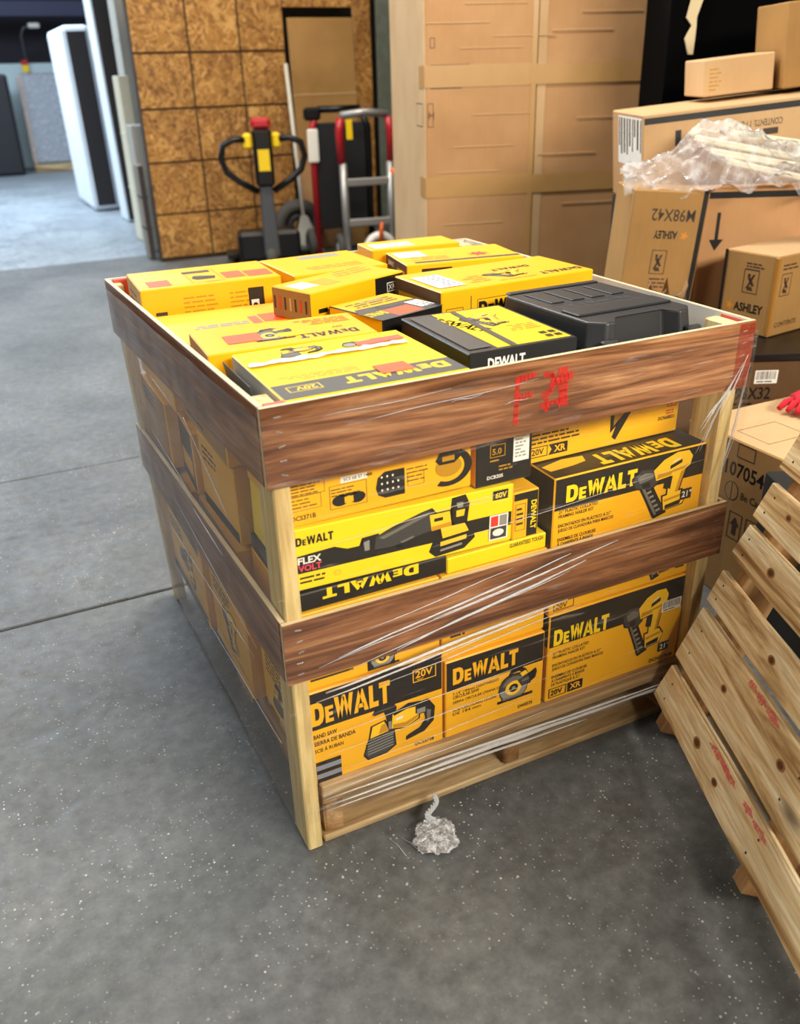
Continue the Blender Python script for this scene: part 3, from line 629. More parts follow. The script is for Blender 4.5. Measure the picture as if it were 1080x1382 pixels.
# fillers that carry the top layer (middle and back of the load)
fill = [(.38, .75, .37, .70, .1305, .50, 'yellow box in the middle of the load, lower'), (.38, .99, .72, 1.08, .1305, .55, 'large yellow box at the back of the load, lower'), (.76, .99, .35, .70, .1305, .55, 'yellow box on the right side of the load, lower'),
        (.38, .72, .42, .74, .5605, .84, 'yellow box in the middle of the load, upper'), (.40, .99, .76, 1.08, .5605, .83, 'large yellow box at the back of the load, upper'), (.74, .99, .42, .74, .5605, .84, 'yellow box on the right side of the load, upper'),
        (.0, .385, .72, 1.118, .7485, .82, 'flat yellow box under the back left top box')]
for a in fill: carton(*a[:6], a[6])

# ================================================================== TOP LAYER
def sticker(f, x, y, w_, h_, mat=ORG, sk=.0):
    f.add('orange_sticker' if mat is ORG else 'label_sticker', [[(x, y), (x + w_, y + sk), (x + w_, y + h_ + sk), (x, y + h_)]], mat)
# front left: open-topped yellow box with dark band
r, sz = carton(.047, .392, .016, .318, .8435, .984, 'wide yellow box with torn taped seam and dark band, front left of top layer', {'all': YELB, 'left': GREYW}); W, D, H = sz
f = face(r, sz, 'topr'); f.rect(.003, .222, W - .003, D - .003, DGR); f.logo(.02, .237, .034, YELB, w=.20); f.frame(.262, .240, .322, .268, .002, YELB); f.text('20V', .270, .246, .016, YELB, bold=.02)
f.lines(.17, .205, .15, 3, .010, OCH, seed=4); f.art(GRINDER, .05, .015, .09, .06, flip=True); f.art(BANDSAW, .18, .015, .09, .06, flip=True)
sticker(f, .085, .205, .062, .050); sticker(f, .015, .040, .10, .028, plain('pale_red_sticker', '#D85A48', .4), .008); f.done()
bm = bmesh.new(); 
for k in range(18):
    pass
def tape_strip(name, pts, wd, mat, parent, amp=.002, seed=0):
    r_ = random.Random(seed); V = []; F = []; n = 26
    for i in range(n + 1):
        t = i / n; x = pts[0][0] + (pts[1][0] - pts[0][0]) * t; y = pts[0][1] + (pts[1][1] - pts[0][1]) * t; z = pts[0][2] + (pts[1][2] - pts[0][2]) * t
        for s in (-1, -.33, .33, 1): V.append((x, y + s * wd * r_.uniform(.85, 1.1), z + r_.uniform(0, amp)))
    for i in range(n):
        for k in range(3): F.append((i * 4 + k, i * 4 + k + 1, i * 4 + k + 5, i * 4 + k + 4))
    me = bpy.data.meshes.new(name); me.from_pydata(V, [], F); me.update(); return link(name, me, mat, parent)
TAPW = plain('white_torn_tape', '#E8E6DE', .22, 0, .6)
tape_strip('torn_tape', ((-.168, .052, H + .002), (.15, .058, H + .002)), .011, TAPW, r, .003, 2)
bm = bmesh.new(); hexa(bm, [(-.1745, -.04, .02), (-.1730, -.04, .02), (-.1730, .13, .02), (-.1745, .13, .02), (-.196, -.04, H - .004), (-.1945, -.04, H - .004), (-.1945, .13, H - .004), (-.196, .13, H - .004)])
link('side_flap', fin(bm, 'side_flap'), DGR, r)
# second: yellow box with upside-down logo
r, sz = carton(.012, .362, .335, .520, .8435, .982, 'yellow box with upside-down black lettering and a red-orange sticker, second from the front', {'all': YEL, 'left': CARDG}, yaw=-2.5); W, D, H = sz
f = face(r, sz, 'topr'); f.logo(.030, .128, .030, BLK, w=.125); f.art(CIRCSAW, .155, .055, .085, .085, flip=True); f.text('20V', .05, .10, .010, BRN, flip=False); sticker(f, .225, .070, .072, .062)
sticker(f, .135, .10, .055, .03, YELB); f.lines(.02, .06, .12, 4, .012, OCH, seed=8); f.done()
f = face(r, sz, 'front'); f.lines(.27, .085, .04, 1, .010, BLK, .010); f.done()
f = face(r, sz, 'left'); f.rect(.02, .08, .16, .115, YEL); f.done()
# third strip behind it
r, sz = carton(.000, .318, .545, .838, .8255, .948, 'yellow box half hidden with an orange sticker in front of the back left box', {'all': YEL, 'left': CARDG}, yaw=-2); W, D, H = sz
f = face(r, sz, 'topr'); sticker(f, .010, .10, .085, .075); sticker(f, -.0 + .10, .11, .022, .07, plain('pale_red_sticker', '#D85A48', .4)); f.lines(.13, .16, .17, 2, .016, GRY, .011, seed=3); f.art(GRINDER, .13, .19, .14, .05, flip=True); f.lines(.12, .27, .18, 2, .014, OCH, seed=6); f.done()
# back left big
r, sz = carton(-.006, .344, .885, 1.112, .8205, 1.002, 'large yellow box with three orange-red stickers in the back left corner', {'all': YEL, 'left': CARDP}, yaw=-2.2); W, D, H = sz
f = face(r, sz, 'topr'); f.rect(.225, .06, W - .006, D - .030, plain('pale_yellow_print', '#F3CE3A', .4), 'printed_panel'); f.lines(.24, .185, .10, 7, .018, OCH, .006, seed=2)
sticker(f, .268, .135, .056, .070); sticker(f, .010, .120, .064, .075); sticker(f, .080, .110, .050, .078); f.frame(.138, .055, .218, D - .02, .002, OCH); f.add('printed_picture', [[(.148, .14), (.20, .12), (.21, .15), (.20, .17), (.155, .17)]], BLK); f.rect(.15, .06, .22, .085, BRN, 'printed_text'); f.lines(.15, .20, .055, 1, .012, OCH); f.done()
f = face(r, sz, 'front'); f.lines(.10, .150, .11, 6, .011, OCH, .004, seed=14); f.lines(.215, .150, .055, 7, .011, OCH, .004, seed=15); f.rect(.262, .095, .302, .160, BLK, 'printed_badge'); f.rect(.268, .100, .288, .130, WHT, 'printed_badge'); f.art([(BLK, ell(.5, .5, .5, .5))], .272, .108, .012, .014)
f.lines(.03, .115, .04, 1, .010, BRN, .010); f.lines(.02, .095, .085, 1, .008, BRN, .008); f.lines(.25, .080, .03, 1, .01, BRN); f.done()
f = face(r, sz, 'left'); f.lines(.04, .15, .15, 6, .018, BRN, .004, seed=4); f.done()
# back centre-left
r, sz = carton(.362, .628, .865, 1.115, .8315, 1.000, 'plain yellow box at the back, right of the stickered corner box', yaw=3); W, D, H = sz
f = face(r, sz, 'topr'); f.rect(.05, .02, .17, .06, GRY, 'printed_text'); f.lines(.05, .20, .17, 3, .016, OCH, seed=5); f.done()
f = face(r, sz, 'front'); f.lines(.07, .118, .05, 1, .012, BRN, .012); f.lines(.14, .125, .10, 2, .012, BRN, seed=7); f.done()
# small skewed box with black end
r, sz = carton(.27, .575, .625, .762, .9490, 1.018, 'slim yellow box lying askew with a black badge end, middle of the back', {'all': YEL, 'left': CARDG}, yaw=21.5); W, D, H = sz
f = face(r, sz, 'topr'); f.rect(.235, .03, .29, .09, WHT, 'label_sticker'); f.rect(.175, .04, .225, .10, plain('amber_print', '#E8A012', .4), 'printed_picture'); f.lines(.03, .05, .12, 3, .02, OCH, .007, seed=2); f.done()
f = face(r, sz, 'front'); f.rect(.205, .012, W - .003, H - .003, BLK); f.frame(.245, .028, .29, .050, .002, WHT); f.text('XR', .250, .033, .012, WHT); f.lines(.02, .02, .08, 1, .010, BLK, .010); f.done()
f = face(r, sz, 'left'); 
for k in range(7): f.rect(.008 + k * .018, .02, .014 + k * .018, H - .02, [BRN, REDP, BRN, CARDP][k % 4], 'printed_text')
f.done()
# black and yellow box with orange sticker
r, sz = carton(.369, .550, .422, .603, .8425, .985, 'black and yellow patterned box with a large orange sticker, middle of the top layer', {'all': BLK, 'top': YEL, 'left': YEL}, yaw=17); W, D, H = sz
f = face(r, sz, 'topr'); f.add('printed_band', [[(.003, .09), (.17, .075), (.187, .11), (.187, .187), (.003, .187)]], DGR); sticker(f, .055, .12, .075, .058); f.rect(.004, .100, .045, .160, WHT, 'label_sticker'); f.lines(.008, .165, .03, 4, .012, DGR, part='label_sticker'); f.logo(.132, .12, .03, YELB, w=.052); f.lines(.03, .06, .15, 3, .016, BRN, .006, seed=12); f.frame(.02, .085, .12, .11, .002, BLK); f.lines(.05, .03, .1, 1, .016, GRY); f.done()
# back right pair
r, sz = carton(.665, .935, 1.02, 1.150, .8315, 1.008, 'yellow box with pale labels at the back edge of the load', yaw=-4); W, D, H = sz
f = face(r, sz, 'topr'); f.rect(.13, .04, .255, .11, plain('pale_grey_label', '#D5D3C8', .5), 'label_sticker'); f.lines(.14, .10, .1, 5, .012, GRY, part='label_sticker'); f.done()
r, sz = carton(.675, 1.005, .785, .985, .8315, 1.002, 'yellow box with black end panels and a red splash, back right of the top layer', {'all': YEL, 'left': CARDD}, yaw=-9); W, D, H = sz
f = face(r, sz, 'topr'); f.add('printed_picture', [[(.10 + .035 * (1 if k % 2 else .5) * math.cos(k * PI / 8), .12 + .03 * (1 if k % 2 else .5) * math.sin(k * PI / 8)) for k in range(16)]], REDP); f.rect(.003, .165, .30, .185, DGR); f.lines(.19, .14, .12, 3, .016, OCH, seed=6); f.rect(.24, .02, .32, .10, plain('pale_grey_label', '#D5D3C8', .5), 'label_sticker'); f.done()
f = face(r, sz, 'front'); f.rect(.04, .07, .125, H - .012, BLK); f.lines(.05, .145, .03, 6, .011, WHT, .004, seed=3); f.rect(.082, .09, .088, .15, YEL); f.lines(.095, .14, .025, 4, .012, GRY, .004, seed=8); f.lines(.16, .125, .03, 1, .008, BRN, .008); f.lines(.29, .13, .03, 1, .008, BRN, .008); f.done()
f = face(r, sz, 'left'); f.rect(.02, .05, .09, H - .01, BLK); f.rect(.11, .06, .18, H - .02, OCH); f.text('DEWALT', .025, .145, .012, WHT, w=.055, part='printed_logo'); f.done()
# nailer box with DEWALT front
r, sz = carton(.562, .995, .462, .68, .8425, 1.012, 'long yellow nailer box with black lettering and a white label, behind the black case', {'all': YEL, 'left': CARDD}, yaw=3); W, D, H = sz
f = face(r, sz, 'topr'); f.logo(.010, .165, .026, BLK, w=.12); f.logo(.10, .075, .022, BLK, w=.11); f.art(NAILER, .15, .10, .11, .07, flip=True); f.rect(.345, .05, .418, .185, WHT, 'label_sticker'); f.lines(.352, .165, .055, 9, .014, plain('blue_ink', '#33507A', .5), .006, part='label_sticker', seed=4); f.lines(.27, .17, .07, 4, .018, OCH, .005, seed=7); f.lines(.15, .19, .15, 1, .014, OCH, .004); f.done()
f = face(r, sz, 'front'); f.frame(.012, .06, .058, .130, .0015, BRN); f.lines(.017, .115, .033, 6, .009, BRN, .003, seed=2); f.rect(.078, .088, .080, .152, BRN, 'printed_frame'); f.frame(.096, .098, .26, .142, .0012, BLK); f.logo(.10, .104, .032, BLK, w=.150); f.done()
f = face(r, sz, 'left'); f.rect(.02, .04, .19, .14, OCH); f.rect(.04, .05, .12, .13, BLK); f.done()
# thin black box with yellow lid
r, sz = carton(.425, .662, .070, .370, .8505, .990, 'flat black box with yellow drill picture on its lid, in front of the black case', {'all': BLK}, yaw=-1.5); W, D, H = sz
f = face(r, sz, 'topr'); f.rect(.008, .010, .170, D - .012, YELB, 'printed_panel'); f.rect(.003, .010, .008, D - .01, BLK); f.art(NAILER, .05, .05, .09, .10, flip=True); f.add('printed_band', [[(.115, .012), (.128, .012), (.142, D - .012), (.128, D - .012)]], DGR); f.lines(.02, .20, .07, 4, .012, OCH, .004, seed=2)
for k in range(4): f.rect(.016 + (k % 2) * .020, .235 + (k // 2) * .024, .030 + (k % 2) * .020, .25 + (k // 2) * .024, BLK, 'printed_badge')
f.rect(.178, .02, .226, D - .02, DGR); f.done()
f = face(r, sz, 'top'); f.text('DEWALT', .040, .245, .030, YELB, w=.14, rot=-1.15, bold=.03, part='printed_logo'); f.done()
f = face(r, sz, 'left'); f.text('DEWALT', .12, .085, .016, WHT, w=.10, bold=.03, part='printed_logo'); f.done()
f = face(r, sz, 'front'); f.text('DEWALT', .04, .105, .020, WHT, w=.08, bold=.03, part='printed_logo'); f.done()
# filler carrying the case
carton(.68, .99, .10, .41, .8425, .888, 'flat yellow box beneath the black plastic case')

# ---- black plastic tool case
case = empty('tool_case', (.830, .245, .8905), (0, .012, math.radians(3)), 'black moulded plastic tool case with recessed handle on top of the load', 'tool case')
def caseshape(w, d, z0, z1, notch, taper):
    a, b = w / 2, d / 2; c = .03
    base = [(-a + c, -b), (-notch - .02, -b), (-notch, -b + .035), (notch, -b + .035), (notch + .02, -b), (a - c, -b), (a, -b + c), (a, b - c), (a - c, b), (-a + c, b), (-a, b - c), (-a, -b + c)]
    bm = bmesh.new(); lo = [bm.verts.new((x, y, z0)) for x, y in base]; hi = [bm.verts.new((x * (1 - taper), y * (1 - taper), z1)) for x, y in base]; n = len(base)
    bm.faces.new(lo[::-1]); bm.faces.new(hi)
    for i in range(n): bm.faces.new([lo[i], lo[(i + 1) % n], hi[(i + 1) % n], hi[i]])
    bmesh.ops.bevel(bm, geom=bm.edges[:], offset=.004, segments=2, affect='EDGES', profile=.5); return fin(bm, 'case_half')
link('lower_shell', caseshape(.275, .335, 0, .052, .068, -.03), KPLAST, case)
link('lid', caseshape(.285, .345, .055, .112, .068, .05), KPLAST, case)
tube('handle', [(-.088, -.150, .050), (-.075, -.172, .050), (.075, -.172, .050), (.088, -.150, .050)], .010, KPLAST2, case)
for x in (-.112, .112):
    la = box('latch', x - .018, x + .018, -.186, -.172, .030, .082, KPLAST2, case, .003); box('latch_bar', x - .014, x + .014, -.1875, -.186, .036, .042, GREYF, la, .0005)
box('hinge', -.06, .06, .170, .180, .045, .062, KPLAST2, case, .003)
for k in range(4): box('lid_rib', -.10 + k * .055, -.065 + k * .055, .02, .12, .1115, .1150, KPLAST, case, .0015)
box('lid_step', -.125, .125, -.10, -.04, .1115, .1165, KPLAST, case, .003); box('lid_step', -.125, .125, .135, .155, .1115, .1155, KPLAST, case, .002)
f = Face(case, (0, 0, .1121), (-1, 0, 0), (0, -1, 0)); f.frame(-.11, -.012, .11, .03, .003, KPLAST2, 'moulded_logo_frame'); f.logo(-.085, -.003, .022, KPLAST2, w=.17, part='moulded_logo'); f.done()

# ================================================================== STRETCH FILM
fw = empty('stretch_wrap', (0, 0, 0), label='clear stretch film wound around the crate and its boxes', cat='plastic wrap')
def film_sheet(name, p0, p1, z0, z1, mat, nx=60, nz=40, amp=.0022, seed=0, rag=.012, lean0=0, lean1=0):
    p0 = Vector(p0); p1 = Vector(p1); d = (p1 - p0); nrm = Vector((d.y, -d.x, 0)).normalized(); V = []; F = []
    for j in range(nz + 1):
        tz = j / nz
        for i in range(nx + 1):
            t = i / nx; top = z1 + rag * noise.noise((t * 9, seed, 1.)) ; bot = z0 + rag * noise.noise((t * 7, seed, 5.))
            z = bot + (top - bot) * tz
            b = p0 + d * t + Vector((lean0 * (1 - t) + lean1 * t, 0, 0)) * tz
            dd = amp * (noise.noise((t * 5 + seed, z * 26 + t * 3, seed * 3.1)) + .5 * noise.noise((t * 14, z * 60 + t * 8, seed)))
            V.append((b.x + nrm.x * (.0035 + abs(dd)), b.y + nrm.y * (.0035 + abs(dd)), z))
    for j in range(nz):
        for i in range(nx):
            a = j * (nx + 1) + i; F.append((a, a + 1, a + nx + 2, a + nx + 1))
    me = bpy.data.meshes.new(name); me.from_pydata(V, [], F); me.polygons.foreach_set('use_smooth', [True] * len(F)); me.update()
    return link(name, me, mat, fw)
film_sheet('front_film', (-.004, -.002, 0), (1.054, -.002, 0), .090, .965, FILM_F, seed=1)
film_sheet('left_film', (-.022, 1.19, 0), (-.002, -.004, 0), .080, .972, FILM_L, seed=2, amp=.004, lean0=-.034, rag=.006)
film_sheet('right_film', (1.052, -.004, 0), (1.052, 1.19, 0), .090, .955, FILM_F, seed=3)
film_sheet('back_film', (1.054, 1.186, 0), (-.05, 1.186, 0), .090, .955, FILM_F, seed=4)
# bunched film and glare shaped as strands across the front: drawn from left low to right high
rs = random.Random(5)
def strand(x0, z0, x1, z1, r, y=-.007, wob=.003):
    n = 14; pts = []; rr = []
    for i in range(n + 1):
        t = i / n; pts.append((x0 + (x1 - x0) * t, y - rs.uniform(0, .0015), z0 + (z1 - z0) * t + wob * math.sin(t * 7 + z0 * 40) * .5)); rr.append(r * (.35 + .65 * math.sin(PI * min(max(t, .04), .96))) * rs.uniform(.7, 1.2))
    return tube('film_glare_strand', pts, rr, FILM_S, fw, 5)
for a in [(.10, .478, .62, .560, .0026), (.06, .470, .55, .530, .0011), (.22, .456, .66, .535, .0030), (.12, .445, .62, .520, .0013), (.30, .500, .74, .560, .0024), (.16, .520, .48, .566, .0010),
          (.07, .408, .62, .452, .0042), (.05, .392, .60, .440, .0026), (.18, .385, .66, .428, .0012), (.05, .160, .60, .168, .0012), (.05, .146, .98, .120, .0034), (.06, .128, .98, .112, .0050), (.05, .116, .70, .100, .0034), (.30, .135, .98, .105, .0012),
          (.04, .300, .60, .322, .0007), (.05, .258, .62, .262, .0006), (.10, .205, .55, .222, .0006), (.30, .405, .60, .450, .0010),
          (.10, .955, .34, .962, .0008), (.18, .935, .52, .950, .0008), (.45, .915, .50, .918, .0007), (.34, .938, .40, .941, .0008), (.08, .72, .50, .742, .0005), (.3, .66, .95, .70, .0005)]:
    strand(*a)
for k in range(13):
    a = rs.uniform(0, 1); strand(.925 + a * .06 + rs.uniform(-.01, .01), .74 + a * .05 + rs.uniform(-.03, .05), .985 + a * .05, .84 + a * .08, rs.uniform(.0005, .0016), -.008)
for k in range(5): strand(.985 + k * .006, .60 + k * .02, 1.03 + k * .003, .74 + k * .04, .0009, -.008)
def strand_l(y0, z0, y1, z1, r):
    n = 12; tube('film_glare_strand', [(-.018 - .022 * (y0 + (y1 - y0) * t / n) * (z0 + .3), y0 + (y1 - y0) * t / n, z0 + (z1 - z0) * t / n) for t in range(n + 1)], [r * (.4 + .6 * math.sin(PI * min(max(t / n, .05), .95))) for t in range(n + 1)], FILM_S, fw, 5)
for a in [(.30, .578, .52, .590, .0014), (.12, .46, .7, .52, .0008), (.9, .84, .55, .82, .0009), (.5, .62, .9, .66, .0009), (.2, .70, .48, .82, .0012), (.02, .30, .6, .26, .0008), (.15, .42, .9, .39, .001)]: strand_l(*a)

# ================================================================== LEANING PALLET (right foreground)
lp = empty('leaning_pallet', (.893, -.0077, .100), None or (0, 0, 0), 'worn wooden pallet leaning on its side edge at right with pink paint marks', 'pallet')
lp.rotation_euler = cam_rot(1.2129, .0300, -1.9824).to_euler()
sl = [(0, .095), (.118, .258), (.276, .358), (.395, .4786), (.498, .586), (.6177, .715), (.738, .83), (.85, .94), (.96, 1.05)]
PINKS = spray('pink_chalk_paint', .92, .38, 60, '#EE6F6C')
for i, (a, b) in enumerate(sl):
    bm = bmesh.new(); n = 10; rr = random.Random(i + 40); prev = None; L = 1.06; c = [rr.uniform(-.004, .004) for _ in range(4)]
    rows = []
    for k in range(n + 1):
        t = L * k / n; e0 = rr.uniform(-.0018, .0018); e1 = rr.uniform(-.0018, .0018); t2 = t - (0 if k else .0)
        rows.append([bm.verts.new(p) for p in ((t2 + (c[0] if k == 0 else 0), a + e0, 0), (t2 + (c[1] if k == 0 else 0) + (.006 if k == 0 else 0), b + e1, 0), (t2, b + e1, -.018), (t2, a + e0, -.018))])
    for r0, r1 in zip(rows[:-1], rows[1:]):
        for q in range(4): bm.faces.new([r0[q], r0[(q + 1) % 4], r1[(q + 1) % 4], r1[q]])
    bm.faces.new(rows[0]); bm.faces.new(rows[-1][::-1])
    bmesh.ops.recalc_face_normals(bm, faces=bm.faces)
    bmesh.ops.bevel(bm, geom=[e for e in bm.edges if len(e.link_faces) == 2 and e.calc_face_angle() > 1], offset=.0025, segments=1, affect='EDGES', profile=.5)
    o = link('slat', fin(bm, 'slat'), PALW, lp)
    for t in (.045, .52, 1.0):
        for s in (.28, .72):
            bm = bmesh.new(); bmesh.ops.create_circle(bm, cap_ends=True, radius=.0028, segments=8, matrix=Matrix.Translation((t + rr.uniform(-.01, .01), a + (b - a) * s, .0006))); link('nail_head', fin(bm, 'nail_head'), KBLACK, o)
    ff = Face(o, (0, 0, .0004), (1, 0, 0), (0, 1, 0)); pl = []
    if i == 0: spots = [(.315, .084, .040), (.370, .082, .036), (.462, .082, .020), (.518, .080, .026)]
    elif i == 1: spots = [(.292, .249, .018), (.335, .247, .022), (.385, .245, .030)]
    else: spots = []
    for x, y, rad in spots: ff.parts and ff.done(); ff.parts = {}; ff.add('pink_paint_mark', [[(x + rad * rr.uniform(.7, 1.3) * math.cos(q), y + .0085 * rr.uniform(.6, 1.15) * math.sin(q)) for q in [k * PI / 8 for k in range(16)]]], PINKS)
    ff.parts and ff.done(); ff.parts = {}
    for x, y, rx in {0: [(.235, .050, .011), (.345, .040, .008)], 1: [(.22, .185, .008), (.47, .20, .010)], 2: [(.30, .318, .009)], 3: [(.16, .44, .010), (.42, .43, .012)], 4: [(.12, .55, .007)]}.get(i, []):
        ff.add('wood_knot', [ell(x, y, rx * 1.5, rx, 14)], plain('knot_ring_wood', '#A0733F', .65)); ff.add('wood_knot', [ell(x, y, rx, rx * .65, 14)], plain('knot_heart_wood', '#5E3B1E', .65)); ff.done(); ff.parts = {}
for t in (.035, .50, .97):
    box('stringer', t, t + .040, -.052, 1.06, -.110, -.0195, PALY2, lp, .003, .001)
for y in (.02, .47, .95):
    box('bottom_board', .0, 1.06, y, y + .10, -.129, -.1115, PALW2, lp, .003, .001)

# ================================================================== PLASTIC WAD ON THE FLOOR
wad = empty('plastic_wad', (.262, -.088, 0), (0, 0, 0), 'crumpled clump of clear stretch film with a twisted tail on the floor', 'plastic scrap')
bm = bmesh.new(); bmesh.ops.create_icosphere(bm, subdivisions=5, radius=1)
for v in bm.verts:
    d = v.co.normalized(); k = .86 + .30 * noise.noise(d * 1.7) + .30 * abs(noise.noise(d * 4.3)) - .22 * abs(noise.noise(d * 7.5 + Vector((3, 1, 2)))) + .05 * noise.noise(d * 16)
    v.co = Vector((d.x * .052 * k, d.y * .044 * k, max(0.0006, .018 + d.z * .024 * k)))
link('crumpled_film', fin(bm, 'crumpled_film'), film('wad_film', .16, .7, (1, 1, 1), 55, rough=.06, lo=.46, hi=.60), wad)
bm = bmesh.new(); n = 40
for s in range(3): tube_into(bm, [(.0 + .035 * (t / n) ** 2 + .008 * math.sin(t * .25) + .0055 * math.cos(t * .8 + s * 2.1) * (1 - .4 * t / n), .02 + .050 * t / n + .004 * math.sin(t * .8 + s * 2.1), .020 + .035 * t / n + .0055 * math.sin(t * .8 + s * 2.1) * (1 - .4 * t / n)) for t in range(n + 1)], .0026, 5)
link('twisted_tail', fin(bm, 'twisted_tail', True), FILM_S, wad)
for (x0, y0, x1, y1) in ((-.09, .06, -.075, -.005), (-.065, .045, -.045, -.005)):
    o = tube('film_shred', [(x0, y0, .002), ((x0 + x1) / 2 + .004, (y0 + y1) / 2, .003), (x1, y1, .002)], .0011, FILM_S, wad, 5)

# ================================================================== BIG BROWN CARTON BEHIND THE LOAD
bc = empty('tall_carton', (1.87, 3.02, 0), (0, 0, math.radians(-16)), 'very tall brown cardboard carton with tape bands behind the wrapped load', 'carton')
BW, BD, BH = 1.215, 1.0, 2.35; mid = .57
box('front_panel', 0, mid - .004, 0, .012, 0, BH, CARD, bc, .003); box('front_panel', mid + .004, BW, .004, .016, 0, BH, CARD, bc, .003)
box('edge_panel', -.012, 0, 0.001, BD, 0, BH, CARDP, bc, .003); box('edge_panel', BW, BW + .012, .005, BD, 0, BH, CARD, bc, .003); box('back_panel', 0, BW, BD, BD + .012, 0, BH, CARD, bc, .003); box('lid_panel', 0, BW, .02, BD, BH - .012, BH, CARD, bc, .002)
tape_b = lambda nm, x0, x1, z0, z1, y=-.0015: box(nm, x0, x1, y, y + .0008, z0, z1, TAPE, bc, 0)
for z0, z1 in ((1.38, 1.48), (.86, .96)):
    tape_b('tape_strip', -.01, mid - .02, z0, z1); tape_b('tape_strip', mid - .04, BW + .005, z0 + .003, z1 - .006, -.0025); box('tape_strip', -.0145, -.0130, 0, .12, z0, z1, TAPE, bc, 0)
tape_b('seam_tape', mid - .030, mid - .002, .2, BH - .05, -.0035); box('seam_tape', mid + .004, mid + .05, .0015, .0025, .2, BH - .05, CARDP, bc, 0)
for x, z0, z1 in ((.28, 1.30, 1.34), (.16, 1.66, 1.664), (.50, 1.60, 1.603), (.33, 1.55, 1.553), (.80, 1.62, 1.624), (.3, 1.10, 1.104), (.75, 1.05, 1.054), (.25, .72, .724), (.40, 1.25, 1.253), (.95, 1.22, 1.223), (.22, .98, .983), (.90, .80, .803), (.95, 1.70, 1.703), (.35, 1.74, 1.743)):
    if z1 - z0 < .01: box('crease_ridge', x - .16, min(x + .16, BW), -.0022, .001, z0, z1, CARDP, bc, .0008)
f = Face(bc, (0, 0, 0), (1, 0, 0), (0, 0, 1)); f.frame(-.0 + .005, 1.20, .035, 1.31, .003, BRN); f.text('H', .012, 1.24, .03, BRN); f.frame(.02, 1.555, .045, 1.60, .003, BRN)
f.rect(.02, 1.478, .22, 1.482, BRN, 'printed_frame'); f.rect(.02, 1.375, .18, 1.379, BRN, 'printed_frame'); f.rect(1.0, 1.405, 1.2, 1.408, BRN, 'printed_frame')
for k in range(14): f.add('stain', [ell(mid + .0 - .012 + random.uniform(-.008, .008), .55 + k * .12 + random.uniform(-.03, .03), random.uniform(.003, .009), random.uniform(.006, .016), 8)], plain('dark_smudge', '#6A4A2C', .8))
f.done()
f = Face(bc, (-.0125, BD, 0), (0, -1, 0), (0, 0, 1)); f.frame(.80, 1.20, .96, 1.31, .004, BRN); f.done()

# ================================================================== RIGHT STACK OF FURNITURE CARTONS
def fcarton(name, loc, rot, size, mat, label, cat='carton', edge=True, extra=None):
    r = empty(name, loc, rot, label, cat); W, D, H = size
    carton_body(r, size, {'all': mat, **(extra or {})}, 'carton_body', .004)
    return r, size
def pictogram(f, x, y, w, h):
    f.frame(x, y, x + w, y + h, w * .05, BRN, 'printed_pictogram'); f.add('printed_pictogram', [ell(x + w * .35, y + h * .75, w * .10, h * .08, 10), [(x + w * .25, y + h * .65), (x + w * .45, y + h * .68), (x + w * .75, y + h * .35), (x + w * .6, y + h * .3)], [(x + w * .6, y + h * .8), (x + w * .75, y + h * .82), (x + w * .35, y + h * .2), (x + w * .2, y + h * .18)], [(x + w * .3, y + h * .12), (x + w * .7, y + h * .12), (x + w * .6, y + h * .28), (x + w * .4, y + h * .28)]], BRN)
def star(f, x, y, s): f.add('printed_mark', [[(x + s * (1 if k % 2 == 0 else .45) * math.cos(k * PI / 5), y + s * (1 if k % 2 == 0 else .45) * math.sin(k * PI / 5)) for k in range(10)]], plain('orange_print', '#D98A1E', .5))
YW = math.radians(-25)
# near box with the number, aligned with the load
r, sz = fcarton('number_carton', (1.76, .40, 0), (0, 0, 0), (.56, .36, .50), CARDM, 'brown carton numbered 107054 behind the crate post and leaning pallet', extra={'top': CARDP})
f = face(r, sz, 'left'); f.text('107054', .165, .392, .042, BLK, w=.142, bold=.02); f.add('printed_pictogram', [ell(.200, .345, .026, .030, 20)], BRN); f.add('printed_pictogram', [ell(.200, .345, .023, .027, 20)], CARDM); f.rect(.198, .316, .202, .374, BRN, 'printed_pictogram'); f.text('Be Careful', .236, .332, .022, BRN, w=.11); f.frame(.20, .452, .265, .494, .003, BRN); f.frame(.205, .20, .255, .285, .003, BRN); f.add('printed_pictogram', [[(.222, .215), (.238, .215), (.238, .245), (.248, .245), (.230, .272), (.212, .245), (.222, .245)]], BRN); f.frame(.268, .20, .32, .285, .003, BRN); f.done()
f = face(r, sz, 'top'); f.frame(.05, .10, .20, .22, .002, BRN); f.done()
tag(box('top_flap_tape', 0, 0, 0, 0, 0, 0, TAPE, r, 0), None) if False else None
g = empty('red_glove', (1.86, .475, .5005), (0, 0, .3), 'red knitted glove lying on the numbered carton at right edge', 'glove')
bm = bmesh.new(); bmesh.ops.create_icosphere(bm, subdivisions=3, radius=1)
for v in bm.verts:
    d = v.co.normalized(); k = 1 + .25 * noise.noise(d * 3); v.co = Vector((d.x * .075 * k, d.y * .05 * k, .030 + d.z * .029 * k))
link('palm', fin(bm, 'palm', True), plain('red_knit', '#C3142A', .85), g)
for k in range(4): tube('finger', [(-.05, -.03 + k * .02, .03), (-.09, -.036 + k * .024, .032), (-.12, -.04 + k * .027, .018)], [.012, .011, .008], plain('red_knit', '#C3142A', .85), g)
